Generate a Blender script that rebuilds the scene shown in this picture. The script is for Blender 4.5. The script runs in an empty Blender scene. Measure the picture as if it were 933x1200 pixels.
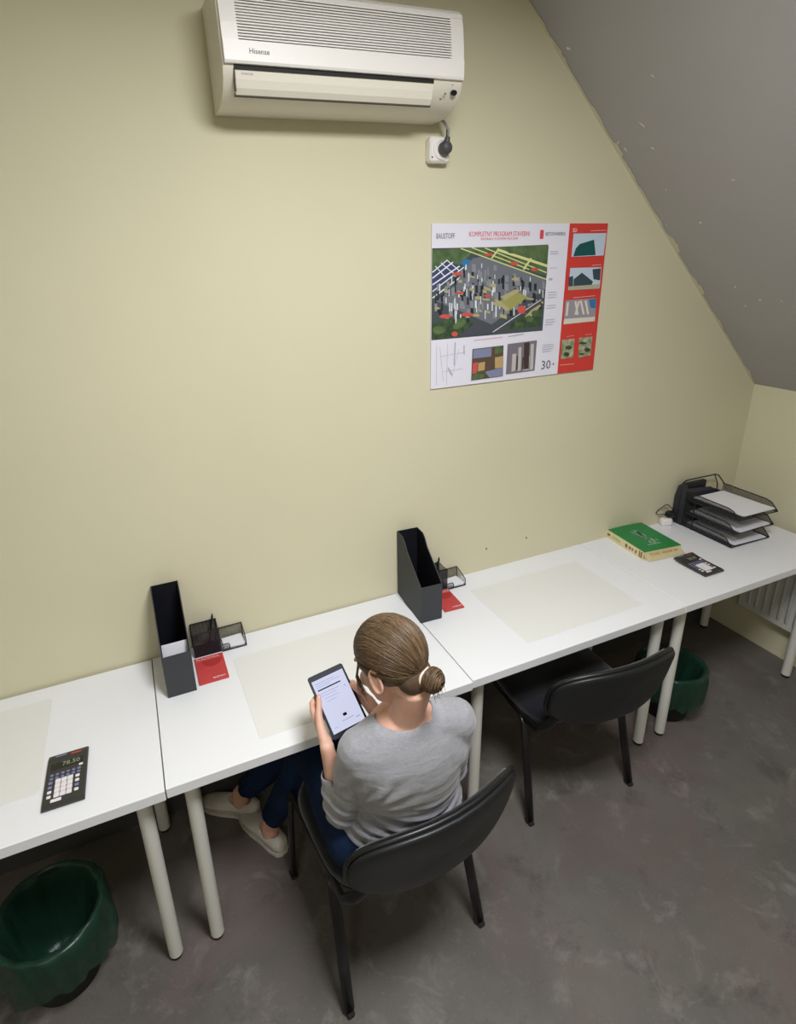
import bpy, math, random
from math import sin, cos, pi, radians as R
from mathutils import Vector as V, Matrix
random.seed(7)
S = bpy.context.scene
COL = S.collection

# ------------------------------------------------------------------ camera
cam = bpy.data.objects.new('camera', bpy.data.cameras.new('camera')); COL.objects.link(cam)
yaw, pit, rol = 0.4029, -0.3462, -0.0270
fw = V((sin(yaw)*cos(pit), cos(yaw)*cos(pit), sin(pit)))
rt = V((cos(yaw), -sin(yaw), 0)); up = rt.cross(fw)
r2 = rt*cos(rol)+up*sin(rol); u2 = -rt*sin(rol)+up*cos(rol)
M = Matrix((r2, u2, -fw)).transposed().to_4x4(); M.translation = V((0.0933, -1.9121, 2.0833))
cam.matrix_world = M
cam.data.sensor_fit = 'HORIZONTAL'; cam.data.sensor_width = 36
cam.data.lens = 666.98/933*36
cam.data.shift_x = (466.5-440.33)/933; cam.data.shift_y = -(600-545.55)/933
cam.data.clip_start = 0.02
S.camera = cam
# ------------------------------------------------------------------ light
S.view_settings.view_transform = 'Standard'; S.view_settings.look = 'None'
S.view_settings.gamma = 1; S.view_settings.use_curve_mapping = False
S.view_settings.exposure = 0.0
w = bpy.data.worlds.new('world'); S.world = w; w.use_nodes = True
w.node_tree.nodes['Background'].inputs[0].default_value = (.8, .85, .9, 1)
w.node_tree.nodes['Background'].inputs[1].default_value = 0.3
def area(name, loc, sx, sy, power, col=(1, .965, .92)):
    l = bpy.data.lights.new(name, 'AREA'); l.shape = 'RECTANGLE'; l.size = sx; l.size_y = sy
    l.energy = power; l.color = col
    o = bpy.data.objects.new(name, l); COL.objects.link(o); o.location = loc
    return o
area('lamp_light', (.72, -1.55, 2.915), .56, .56, 57, (.965, .98, 1))
area('lamp_light', (-1.1, -3.3, 2.915), .56, .56, 15, (.965, .98, 1))

# ------------------------------------------------------------------ helpers
def tag(o, label=None, cat=None, group=None, kind=None):
    for k, v in (('label', label), ('category', cat), ('group', group), ('kind', kind)):
        if v: o[k] = v
    return o
def empty(name, loc=(0, 0, 0), rz=0, label=None, cat=None, group=None):
    o = bpy.data.objects.new(name, None); COL.objects.link(o); o.location = loc; o.rotation_euler = (0, 0, rz)
    o.empty_display_size = .05
    return tag(o, label, cat, group)
class MB:
    def __init__(s): s.v = []; s.f = []
    def add(s, vs, fs):
        b = len(s.v); s.v += [V(a) for a in vs]; s.f += [tuple(b+i for i in f) for f in fs]; return s
    def box(s, c, d, rz=0, mat=None, bev=0):
        x, y, z = (a/2 for a in d); c = V(c)
        b = min(bev, x*.98, y*.98, z*.98)
        Rm = Matrix.Rotation(rz, 3, 'Z') if mat is None else mat
        if b <= 0:
            vs = [c+Rm@V((i*x, j*y, k*z)) for k in (-1, 1) for i, j in ((-1, -1), (1, -1), (1, 1), (-1, 1))]
            return s.add(vs, [(3, 2, 1, 0), (4, 5, 6, 7), (0, 1, 5, 4), (1, 2, 6, 5), (2, 3, 7, 6), (3, 0, 4, 7)])
        rings = []
        for k, ins in ((-z, b), (-z+b, 0), (z-b, 0), (z, b)):
            X, Y = x-ins, y-ins
            bb = b if ins == 0 else b*.4
            rings.append([V((sx*(X-(bb if e else 0)), sy*(Y-(0 if e else bb)), k)) for sx, sy, e in ((-1, -1, 0), (-1, -1, 1), (1, -1, 1), (1, -1, 0), (1, 1, 0), (1, 1, 1), (-1, 1, 1), (-1, 1, 0))])
        vs = [c+Rm@p for r in rings for p in r]
        fs = [tuple(range(7, -1, -1)), tuple(range(24, 32))]
        for q in range(3):
            for i in range(8):
                j = (i+1) % 8; fs.append((q*8+i, q*8+j, q*8+8+j, q*8+8+i))
        return s.add(vs, fs)
    def loft(s, rings, closed=True, cap=True):
        n = len(rings[0]); b = []; fs = []
        for r in rings: b += r
        m = n if closed else n-1
        for q in range(len(rings)-1):
            for i in range(m):
                j = (i+1) % n; fs.append((q*n+i, q*n+j, q*n+n+j, q*n+n+i))
        if cap: fs += [tuple(range(n-1, -1, -1)), tuple(range((len(rings)-1)*n, len(rings)*n))]
        return s.add(b, fs)
    def tube(s, pts, r, n=10, flat=1, up=V((0, 0, 1)), cap=True, closed=False, round_end=False):
        pts = [V(p) for p in pts]; rings = []
        rs = r if isinstance(r, (list, tuple)) else [r]*len(pts)
        L = len(pts)
        P = list(zip(pts, rs))
        prev = None
        for i, (p, ra) in enumerate(P):
            if closed: t = (pts[(i+1) % L]-pts[i-1])
            else: t = pts[min(i+1, L-1)]-pts[max(i-1, 0)]
            t.normalize()
            if prev is None:
                a = t.cross(up)
                if a.length < .05: a = t.cross(V((1, 0, 0)))
            else: a = prev-t*prev.dot(t)
            a.normalize(); prev = a; bvec = a.cross(t)
            rings.append([p+a*cos(2*pi*k/n)*ra+bvec*sin(2*pi*k/n)*ra*flat for k in range(n)])
        if round_end:
            def endr(ring, c, t, ra):
                out = []
                for q in (1, 2, 3):
                    an = q*pi/2/3.3
                    out.append([c+(x-c)*cos(an)+t*ra*sin(an) for x in ring])
                return out
            t0 = (pts[0]-pts[1]).normalized(); t1 = (pts[-1]-pts[-2]).normalized()
            rings = endr(rings[0], pts[0], t0, rs[0])[::-1]+rings+endr(rings[-1], pts[-1], t1, rs[-1])
        if closed: rings.append(rings[0]); cap = False
        return s.loft(rings, cap=cap)
    def cyl(s, c, r, h, n=24, r2=None, bev=0):
        c = V(c); r2 = r if r2 is None else r2
        prof = [(r, 0), (r2, h)]
        if bev: prof = [(r-bev, 0), (r, bev), (r2, h-bev), (r2-bev, h)]
        return s.loft([[c+V((cos(2*pi*k/n)*a, sin(2*pi*k/n)*a, z)) for k in range(n)] for a, z in prof])
    def sph(s, c, r, m=None, n=16, k=10):
        c = V(c); r = V((r, r, r)) if not hasattr(r, '__len__') else V(r)
        m = m or Matrix.Identity(3); rings = []
        for q in range(k+1):
            th = -pi/2*.985+pi*.985*q/k
            rings.append([c+m@V((cos(th)*cos(2*pi*i/n)*r.x, cos(th)*sin(2*pi*i/n)*r.y, sin(th)*r.z)) for i in range(n)])
        return s.loft(rings)
    def prism(s, prof, x0, x1):          # profile of (y, z) points extruded along x
        n = len(prof)
        return s.loft([[V((x0, y, z)) for y, z in prof], [V((x1, y, z)) for y, z in prof]])
    def build(s, name, m, parent=None, smooth=False, kind=None, label=None, angle=None):
        me = bpy.data.meshes.new(name); me.from_pydata([tuple(a) for a in s.v], [], s.f)
        import bmesh
        bm = bmesh.new(); bm.from_mesh(me); bmesh.ops.recalc_face_normals(bm, faces=bm.faces); bm.to_mesh(me); bm.free()
        me.update()
        if m: me.materials.append(m)
        if smooth:
            me.polygons.foreach_set('use_smooth', [True]*len(me.polygons))
            if angle: 
                me.set_sharp_from_angle(angle=R(angle))
        o = bpy.data.objects.new(name, me); COL.objects.link(o)
        if parent: o.parent = parent
        if kind: o['kind'] = kind
        if label: o['label'] = label
        return o
def copy_tree(o, parent=None):
    c = o.copy(); COL.objects.link(c); c.parent = parent
    for ch in list(o.children): copy_tree(ch, c)
    return c
def remesh(mb, name, m, parent, voxel, smooth=4, fn=None, kind=None, label=None, cut=None):
    o = mb.build(name+'_raw', None)
    md = o.modifiers.new('r', 'REMESH'); md.mode = 'VOXEL'; md.voxel_size = voxel; md.use_smooth_shade = True
    if smooth:
        sm = o.modifiers.new('s', 'SMOOTH'); sm.iterations = smooth; sm.factor = .5
    dg = bpy.context.evaluated_depsgraph_get(); dg.update()
    me = bpy.data.meshes.new_from_object(o.evaluated_get(dg)); me.name = name
    bpy.data.objects.remove(o)
    if cut:
        import bmesh
        bm = bmesh.new(); bm.from_mesh(me)
        bmesh.ops.delete(bm, geom=[f for f in bm.faces if cut(f.calc_center_median())], context='FACES')
        bm.to_mesh(me); bm.free()
    if cut:
        bd = {}
        cnt = {}
        for p in me.polygons:
            for ek in p.edge_keys: cnt[ek] = cnt.get(ek, 0)+1
        for (a, b), c in cnt.items():
            if c == 1: bd.setdefault(a, []).append(b); bd.setdefault(b, []).append(a)
        for _ in range(14):
            new = {i: me.vertices[i].co*.5+sum((me.vertices[j].co for j in nb_), V())/len(nb_)*.5 for i, nb_ in bd.items()}
            for i, co in new.items(): me.vertices[i].co = co
    if fn:
        ns = [v.normal.copy() for v in me.vertices]; out = []
        for v, nn in zip(me.vertices, ns): out.extend(fn(v.co.copy(), nn))
        me.vertices.foreach_set('co', out); me.update()
    me.polygons.foreach_set('use_smooth', [True]*len(me.polygons))
    me.materials.clear()
    if m: me.materials.append(m)
    n = bpy.data.objects.new(name, me); COL.objects.link(n); n.parent = parent
    if kind: n['kind'] = kind
    if label: n['label'] = label
    return n
def text(body, size, m, name, parent, mat4, depth=.0002, sx=1.0):
    c = bpy.data.curves.new('t', 'FONT'); c.body = body; c.size = size; c.extrude = depth; c.align_x = 'LEFT'; c.resolution_u = 2
    o = bpy.data.objects.new('t', c); COL.objects.link(o)
    dg = bpy.context.evaluated_depsgraph_get(); dg.update()
    me = bpy.data.meshes.new_from_object(o.evaluated_get(dg)); bpy.data.objects.remove(o); bpy.data.curves.remove(c)
    me.name = name
    me.transform(mat4 @ Matrix.Diagonal((sx, 1, 1, 1)))
    me.materials.clear(); me.materials.append(m)
    n = bpy.data.objects.new(name, me); COL.objects.link(n); n.parent = parent
    return n

# ------------------------------------------------------------------ materials
def lin(c):
    return tuple(((a/255)/12.92 if a/255 <= .04045 else ((a/255+.055)/1.055)**2.4) for a in c)+(1,)
def mat(name, rgb, rough=.5, spec=.5, metal=0, bump=0, bscale=100, var=0, vscale=5, rgb2=None, alpha=1, coat=0, sheen=0, sub=0, emis=None):
    m = bpy.data.materials.new(name); m.use_nodes = True; nt = m.node_tree; N = nt.nodes; L = nt.links
    b = N['Principled BSDF']; c = rgb if len(rgb) == 4 else lin(rgb)
    b.inputs['Base Color'].default_value = c; b.inputs['Roughness'].default_value = rough
    b.inputs['Specular IOR Level'].default_value = spec; b.inputs['Metallic'].default_value = metal
    b.inputs['Coat Weight'].default_value = coat; b.inputs['Sheen Weight'].default_value = sheen
    b.inputs['Alpha'].default_value = alpha
    if sub:
        b.inputs['Subsurface Weight'].default_value = sub; b.inputs['Subsurface Radius'].default_value = (.01, .004, .002); b.inputs['Subsurface Scale'].default_value = 1
    if emis: b.inputs['Emission Color'].default_value = lin(emis[0]); b.inputs['Emission Strength'].default_value = emis[1]
    tc = N.new('ShaderNodeTexCoord')
    if var or rgb2:
        n = N.new('ShaderNodeTexNoise'); n.inputs['Scale'].default_value = vscale; n.inputs['Detail'].default_value = 5
        L.new(tc.outputs['Object'], n.inputs['Vector'])
        mx = N.new('ShaderNodeMix'); mx.data_type = 'RGBA'
        c2 = lin(rgb2) if rgb2 else tuple(a*(1-var) for a in c[:3])+(1,)
        mx.inputs['A'].default_value = c; mx.inputs['B'].default_value = c2
        rmp = N.new('ShaderNodeMapRange'); rmp.inputs['From Min'].default_value = .35; rmp.inputs['From Max'].default_value = .65
        L.new(n.outputs['Fac'], rmp.inputs['Value']); L.new(rmp.outputs['Result'], mx.inputs['Factor']); L.new(mx.outputs['Result'], b.inputs['Base Color'])
    if bump:
        n = N.new('ShaderNodeTexNoise'); n.inputs['Scale'].default_value = bscale; n.inputs['Detail'].default_value = 3
        L.new(tc.outputs['Object'], n.inputs['Vector'])
        bp = N.new('ShaderNodeBump'); bp.inputs['Strength'].default_value = bump; bp.inputs['Distance'].default_value = .002
        L.new(n.outputs['Fac'], bp.inputs['Height']); L.new(bp.outputs['Normal'], b.inputs['Normal'])
    return m
WALL = mat('wall_paint', (212, 206, 178), .75, .3, bump=.12, bscale=60, var=.03, vscale=1.5)
WHITE = mat('white_laminate', (234, 235, 240), .38, .5, bump=.02, bscale=150)
LEGW = mat('white_powder_coat', (215, 214, 208), .4)
PLW = mat('white_plastic', (236, 232, 228), .4)
PLC = mat('cream_plastic', (228, 222, 208), .42)
BLK = mat('black_plastic', (20, 21, 23), .38)
BLK2 = mat('black_moulded_shell', (24, 26, 29), .42, bump=.15, bscale=500)
TUBE = mat('black_enamel_tube', (18, 18, 20), .3)
FAB = mat('black_seat_fabric', (22, 23, 30), .9, .2, bump=.5, bscale=700, sheen=.3)
CARD = mat('black_cardboard', (58, 60, 64), .6, .35, bump=.1, bscale=200)
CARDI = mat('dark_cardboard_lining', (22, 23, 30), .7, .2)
RED = mat('red_print', (206, 60, 52), .5)
REDC = mat('red_card', (198, 68, 68), .55, var=.1, vscale=25)
REDD = mat('dark_red_print', (172, 48, 48), .55)
PAPER = mat('white_paper', (232, 231, 238), .8, .2)
PAPER2 = mat('lilac_white_poster_print', (226, 224, 236), .5, .3)
INK = mat('grey_ink', (90, 88, 100), .6)
INKL = mat('light_grey_ink', (178, 176, 192), .6)
REDT = mat('red_ink', (214, 70, 84), .6)
RUB = mat('black_rubber', (22, 22, 22), .8)
DARK = mat('dark_gap', (18, 16, 15), .7)
SLOPE = mat('sloped_ceiling_paint', (176, 173, 172), .85, .2, bump=.1, bscale=40, var=.04, vscale=3)  # slope is white paint; its grazing-light shade is put into this grey
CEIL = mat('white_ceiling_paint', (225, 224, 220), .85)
PLAST = mat('bare_plaster', (232, 228, 214), .9)
GBAG = mat('green_bin_liner', (30, 62, 49), .32, .4, bump=1.0, bscale=22, alpha=.80)
GBAGT = mat('green_bin_liner_thin', (38, 92, 66), .28, .5, bump=.6, bscale=28, alpha=.9)
JEAN = mat('navy_denim', (14, 28, 54), .8, .2, bump=.3, bscale=500, rgb2=(20, 40, 74), vscale=9)
SKIN = mat('skin', (220, 178, 158), .5, .35, bump=.05, bscale=300, rgb2=(214, 162, 142), vscale=14, sub=.05)
SHOE = mat('off_white_canvas', (206, 200, 192), .75, .2, bump=.15, bscale=400)
BONE = mat('cream_hair_tie', (222, 208, 190), .6)
METAL = mat('brushed_steel', (120, 118, 112), .35, metal=.9)
GREEN = mat('green_cover', (22, 130, 66), .35, var=.08, vscale=10)
CREAM = mat('cream_spine', (226, 214, 170), .6, var=.12, vscale=30)
BROWN = mat('brown_print', (134, 96, 66), .6)
KEYW = mat('white_key', (232, 226, 230), .5)
KEYG = mat('grey_key', (120, 124, 160), .5)
KEYR = mat('red_key', (190, 70, 66), .5)
LCD = mat('dark_display', (30, 34, 30), .2)
CALC = mat('calculator_body', (52, 52, 50), .4)
RADW = mat('radiator_enamel', (205, 205, 200), .4)
PAD = mat('frosted_desk_pad', (227, 227, 225), .42, .35)
SCR = mat('tablet_screen', (30, 30, 36), .6, .12, emis=((222, 226, 252), .85))
INKS = mat('screen_ink', (14, 14, 24), .7, .1)
TABB = mat('tablet_shell', (30, 32, 46), .55, .25)
INKSL = mat('screen_pale_ink', (110, 115, 150), .7, .1, emis=((150, 156, 196), .4))
GLOW = mat('lamp_diffuser', (255, 255, 250), .6, emis=((255, 250, 240), 4))

def shirt_mat():
    m = mat('grey_marl_jersey', (168, 168, 174), .9, .15, sheen=.3); nt = m.node_tree; N = nt.nodes; L = nt.links
    b = N['Principled BSDF']; tc = N.new('ShaderNodeTexCoord')
    n = N.new('ShaderNodeTexNoise'); n.inputs['Scale'].default_value = 260; n.inputs['Detail'].default_value = 2
    mp = N.new('ShaderNodeMapping'); mp.inputs['Scale'].default_value = (.5, .5, 1.6)
    L.new(tc.outputs['Object'], mp.inputs[0]); L.new(mp.outputs[0], n.inputs['Vector'])
    mx = N.new('ShaderNodeMix'); mx.data_type = 'RGBA'; mx.inputs['A'].default_value = lin((132, 132, 139)); mx.inputs['B'].default_value = lin((164, 164, 170))
    L.new(n.outputs['Fac'], mx.inputs['Factor']); L.new(mx.outputs['Result'], b.inputs['Base Color'])
    n2 = N.new('ShaderNodeTexNoise'); n2.inputs['Scale'].default_value = 22; n2.inputs['Detail'].default_value = 4; n2.inputs['Distortion'].default_value = .6
    mp2 = N.new('ShaderNodeMapping'); mp2.inputs['Scale'].default_value = (.6, .6, 1.5)
    L.new(tc.outputs['Object'], mp2.inputs[0]); L.new(mp2.outputs[0], n2.inputs['Vector'])
    bp = N.new('ShaderNodeBump'); bp.inputs['Strength'].default_value = .45; bp.inputs['Distance'].default_value = .008
    L.new(n2.outputs['Fac'], bp.inputs['Height']); L.new(bp.outputs['Normal'], b.inputs['Normal'])
    return m
SHIRT = shirt_mat()
def hair_mat():
    m = mat('brown_hair', (104, 76, 50), .42, .4); nt = m.node_tree; N = nt.nodes; L = nt.links; b = N['Principled BSDF']
    g = N.new('ShaderNodeNewGeometry'); cr = N.new('ShaderNodeValToRGB')
    cr.color_ramp.elements[0].color = lin((68, 52, 39)); cr.color_ramp.elements[1].color = lin((126, 102, 76))
    L.new(g.outputs['Random Per Island'], cr.inputs[0]); L.new(cr.outputs[0], b.inputs['Base Color'])
    return m
HAIR = hair_mat()
def mesh_mat(name, rgb, pitch, open_):
    """perforated steel sheet: holes cut by a fine dot pattern in object space"""
    m = mat(name, rgb, .4, metal=.3); nt = m.node_tree; N = nt.nodes; L = nt.links; b = N['Principled BSDF']
    tc = N.new('ShaderNodeTexCoord'); v = N.new('ShaderNodeTexVoronoi'); v.inputs['Scale'].default_value = 1/pitch
    v.inputs['Randomness'].default_value = 0
    mp = N.new('ShaderNodeMapping'); mp.inputs['Rotation'].default_value = (.61, .78, .4)
    L.new(tc.outputs['Object'], mp.inputs[0]); L.new(mp.outputs[0], v.inputs['Vector'])
    lt = N.new('ShaderNodeMath'); lt.operation = 'GREATER_THAN'; lt.inputs[1].default_value = open_
    L.new(v.outputs['Distance'], lt.inputs[0]); L.new(lt.outputs[0], b.inputs['Alpha'])
    return m
MESH = mesh_mat('black_steel_mesh', (40, 41, 46), .0022, .52)
MESHD = mesh_mat('dense_black_steel_mesh', (38, 40, 46), .0022, .44)
def floor_mat():
    m = mat('grey_worn_floor', (96, 95, 92), .5, .4); nt = m.node_tree; N = nt.nodes; L = nt.links; b = N['Principled BSDF']
    tc = N.new('ShaderNodeTexCoord')
    def noise(s, d=6, dis=0, ro=.6):
        n = N.new('ShaderNodeTexNoise'); n.inputs['Scale'].default_value = s; n.inputs['Detail'].default_value = d
        n.inputs['Distortion'].default_value = dis; n.inputs['Roughness'].default_value = ro; L.new(tc.outputs['Object'], n.inputs['Vector']); return n
    def mix(f, a, bb, lo, hi):
        r = N.new('ShaderNodeMapRange'); r.inputs['From Min'].default_value = lo; r.inputs['From Max'].default_value = hi
        L.new(f.outputs['Fac'], r.inputs['Value']); x = N.new('ShaderNodeMix'); x.data_type = 'RGBA'
        for k, c in (('A', a), ('B', bb)):
            if isinstance(c, tuple): x.inputs[k].default_value = lin(c)
            else: L.new(c, x.inputs[k])
        L.new(r.outputs['Result'], x.inputs['Factor']); return x.outputs['Result']
    a = mix(noise(2.2, 7, .5), (92, 89, 85), (110, 105, 100), .35, .68)
    a = mix(noise(1.5, 5, .8), a, (104, 90, 88), .5, .72)
    a = mix(noise(6, 9, .7, .72), a, (140, 136, 131), .54, .80)
    a = mix(noise(5, 8, .3, .7), a, (62, 60, 57), .56, .80)
    a = mix(noise(120, 3), a, (140, 134, 128), .60, .95)
    L.new(a, b.inputs['Base Color'])
    r = N.new('ShaderNodeMapRange'); r.inputs['To Min'].default_value = .38; r.inputs['To Max'].default_value = .62
    n = noise(3, 5); L.new(n.outputs['Fac'], r.inputs['Value']); L.new(r.outputs['Result'], b.inputs['Roughness'])
    bp = N.new('ShaderNodeBump'); bp.inputs['Strength'].default_value = .12; bp.inputs['Distance'].default_value = .003
    n = noise(60, 4); L.new(n.outputs['Fac'], bp.inputs['Height']); L.new(bp.outputs['Normal'], b.inputs['Normal'])
    return m
FLOOR = floor_mat()

# ------------------------------------------------------------------ room
XR = 3.075; XL = -2.3; YB = -4.2; ZC = 2.96; ZK = 1.424
XK = XR-(ZC-ZK)*(3.073-1.504)/(2.888-1.424)
def struct(name, mb, m): return tag(mb.build(name, m), kind='structure')
struct('floor', MB().box(((XL+XR)/2, YB/2, -.05), (XR-XL+.2, -YB+.2, .1)), FLOOR)
ww = MB(); prof = [(XL-.1, 0), (XR, 0), (XR, ZK), (XK, ZC), (XK, ZC+.1), (XL-.1, ZC+.1)]
struct('wall_back', MB().loft([[V((x, y, z)) for x, z in prof] for y in (0, .1)]), WALL)
struct('wall_front', MB().loft([[V((x, y, z)) for x, z in prof] for y in (YB-.1, YB)]), WALL)
struct('wall_right', MB().box((XR+.05, YB/2, ZK/2), (.1, -YB+.2, ZK)), WALL)
struct('wall_left', MB().box((XL-.05, YB/2, ZC/2), (.1, -YB, ZC)), WALL)
struct('ceiling', MB().box(((XL+XK)/2, YB/2, ZC+.05), (XK-XL+.2, -YB+.2, .1)), CEIL)
sd = V((XR-XK, 0, ZK-ZC)).normalized(); sn = V((-sd.z, 0, sd.x))
if sn.z < 0: sn = -sn
a_, b_ = V((XK, 0, ZC))-sd*.02, V((XR, 0, ZK))+sd*.12
# the sloped ceiling meets the wall in a slightly wavering line
ring0 = []
slp = MB().add([a_+V((0, y, 0)) for y in (.1, YB-.1)]+[b_+V((0, y, 0)) for y in (.1, YB-.1)]+[a_+sn*.1+V((0, y, 0)) for y in (.1, YB-.1)]+[b_+sn*.1+V((0, y, 0)) for y in (.1, YB-.1)],
         [(0, 1, 3, 2), (4, 5, 7, 6), (0, 1, 5, 4), (2, 3, 7, 6), (0, 2, 6, 4), (1, 3, 7, 5)])
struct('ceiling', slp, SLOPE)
# ragged plaster edge and pale chips along the junction
tr = MB()
def slope_pt(t, y): return V((XK, y, ZC))+(V((XR, y, ZK))-V((XK, y, ZC)))*t-sn*.0015
L_ = (V((XR, 0, ZK))-V((XK, 0, ZC))).length
strip = []
n = 150
for i in range(n+1):
    t = i/n; wv = .006+.007*abs(sin(t*31)+.6*sin(t*77+1))*(.5+random.random()*.8)+(.014 if .53 < t < .57 or .31 < t < .335 or .66 < t < .69 else 0)
    strip.append((slope_pt(t, 0), slope_pt(t, -wv)))
for a in strip: tr.v += [a[0], a[1], a[0]-sn*.002, a[1]-sn*.002]
for i in range(n):
    a = i*4; b = a+4
    tr.f += [(a+2, a+3, b+3, b+2), (a+1, b+1, b+3, a+3)]
tg = tr.build('trim_1', WALL); tg['kind'] = 'structure'
chip = MB()
for t, y, w_, h_ in ((.135, -.05, .012, .02), (.31, -.03, .02, .006), (.325, -.045, .005, .025), (.29, -.17, .03, .005), (.335, -.16, .018, .005), (.42, -.12, .012, .004),
               (.50, -.03, .006, .006), (.50, -.19, .01, .01), (.665, -.19, .009, .009), (.70, -.27, .012, .009), (.72, -.19, .016, .005), (.70, -.36, .012, .005), (.55, -.03, .005, .006), (.86, -.35, .01, .006), (.42, -.4, .02, .004), (.22, -.3, .015, .004)):
    c = slope_pt(t, y)-sn*.0005; e1 = sd.copy(); e2 = V((0, 1, 0)); an = random.random()*3
    pts = [c+(e1*cos(an)+e2*sin(an))*cos(k*pi/4)*w_*random.uniform(.6, 1.1)*.5+(e2*cos(an)-e1*sin(an))*sin(k*pi/4)*h_*random.uniform(.6, 1.1)*.5 for k in range(8)]
    chip.loft([pts, [p-sn*.001 for p in pts]])
tg = chip.build('trim_2', PLAST); tg['kind'] = 'structure'

tag(MB().box(((XL+XR)/2, -.006, .05), (XR-XL, .012, .10), bev=.003).build('dark_strip_back', mat('dark_grey_strip', (70, 68, 68), .6)), kind='structure')  # dark grey strip along the foot of the back wall

# lamps on the ceiling above the photographer (what lights the room)
for k, (x, y) in enumerate(((.72, -1.55), (-1.1, -3.3))):
    t = empty('ceiling_light', (x, y, ZC), 0, ('square white ceiling panel lamp above the desks', 'square white ceiling panel lamp at the rear of the room')[k], 'ceiling light')
    fr = MB()
    for dx, dy, a, b in ((0, .31, .64, .02), (0, -.31, .64, .02), (.31, 0, .02, .60), (-.31, 0, .02, .60)): fr.box((dx, dy, -.02), (a, b, .04))
    fr.build('frame', PLW, t)
    MB().box((0, 0, -.012), (.6, .6, .02)).build('diffuser', GLOW, t)

# ------------------------------------------------------------------ air conditioner
def air_con():
    t = empty('air_conditioner', (.434, 0, 2.487), 0, 'cream split air conditioner on the yellow wall above the desks', 'air conditioner')
    t.rotation_euler = (0, R(-1.3), 0)
    W = .712
    body = [(0, 0), (-.07, .0), (-.12, .008), (-.158, .026), (-.182, .05), (-.192, .072), (-.192, .24), (-.17, .252), (0, .256)]
    mb = MB()
    def rr(x, sc): return [V((x, y*sc if y else 0, z)) for y, z in body]
    mb.loft([rr(0, .985), rr(.006, 1), rr(W-.006, 1), rr(W, .985)])
    mb.build('casing', PLC, t, smooth=True, angle=25)
    # front intake panel, its grille slats
    fp = MB(); prof = [(-.190, .078), (-.203, .078), (-.206, .084), (-.207, .128), (-.190, .128)]
    fp.prism(prof, .004, W-.004); fp.build('front_panel', PLW, t)
    fr = MB(); fr.prism([(-.19, .128), (-.2045, .128), (-.2035, .165), (-.199, .21), (-.192, .238), (-.175, .252), (-.175, .24)], .004, .045)
    fr.prism([(-.19, .128), (-.2045, .128), (-.2035, .165), (-.199, .21), (-.192, .238), (-.175, .252), (-.175, .24)], W-.045, W-.004)
    fr.prism([(-.190, .231), (-.1955, .231), (-.1905, .243), (-.175, .255), (-.10, .258), (-.10, .25)], .004, W-.004)
    fr.build('panel_frame', PLW, t)
    MB().box((W/2, -.190, .18), (W-.09, .004, .106)).build('grille_back', mat('grille_shade', (200, 193, 186), .8), t)
    for i in range(16):
        z = .1315+i*.0064; yy = -.2035+max(0, (z-.165))*.10
        s = MB(); s.loft([[V((x, yy, z)), V((x, yy+.0005, z+.0040)), V((x, yy+.013, z+.005)), V((x, yy+.013, z+.0015))] for x in (.045, W-.045)])
        s.build('slat', PLW, t)
    # outlet: dark slot with the louvre closed in it
    MB().box((.32, -.186, .0725), (.585, .016, .010)).build('outlet_slot', DARK, t)
    lv = [(-.1945, .064), (-.1905, .046), (-.1835, .028), (-.172, .015), (-.160, .020), (-.176, .052), (-.186, .066)]
    MB().prism(lv, .030, .610).build('louvre', PLC, t, label='long closed louvre flap')
    gp = MB(); gp.box((.0275, -.184, .045), (.003, .014, .05)); gp.prism([(-.172, .0135), (-.1665, .0105), (-.160, .015), (-.168, .02)], .027, .6125)
    gp.build('louvre_gap', mat('gap_shade', (96, 88, 80), .8), t)
    # receiver window, lamps
    ey = MB(); n_ = V((0, -.93, -.35)).normalized(); c = V((W-.028, -.1875, .048)); e1 = V((1, 0, 0)); e2 = n_.cross(e1)
    for cc, ra in ((c, .010), (c+V((-.006, 0, .022))+n_*.001, .004)):
        ey.loft([[cc+(e1*cos(k*pi/8)*ra+e2*sin(k*pi/8)*ra*.75)+n_*d for k in range(16)] for d in (-.003, .0022)])
    ey.build('receiver', BLK, t)
    ld = MB()
    for dx, dz in ((-.030, -.004), (-.045, -.018)):
        cc = c+V((dx, .002-dz*.2-.0035, dz)); ld.loft([[cc+(e1*cos(k*pi/4)+e2*sin(k*pi/4))*.0028+n_*d for k in range(8)] for d in (-.002, .002)])
    ld.build('indicator', mat('amber_indicator', (140, 120, 96), .4), t)
    text('Hisense', .017, INK, 'lettering', t, Matrix.Translation((.068, -.2072, .1)) @ Matrix.Rotation(R(90), 4, 'X'))
    text('INVERTER', .007, INKL, 'lettering', t, Matrix.Translation((.045, -.1948, .056)) @ Matrix.Rotation(R(78), 4, 'X'))
air_con()

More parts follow.
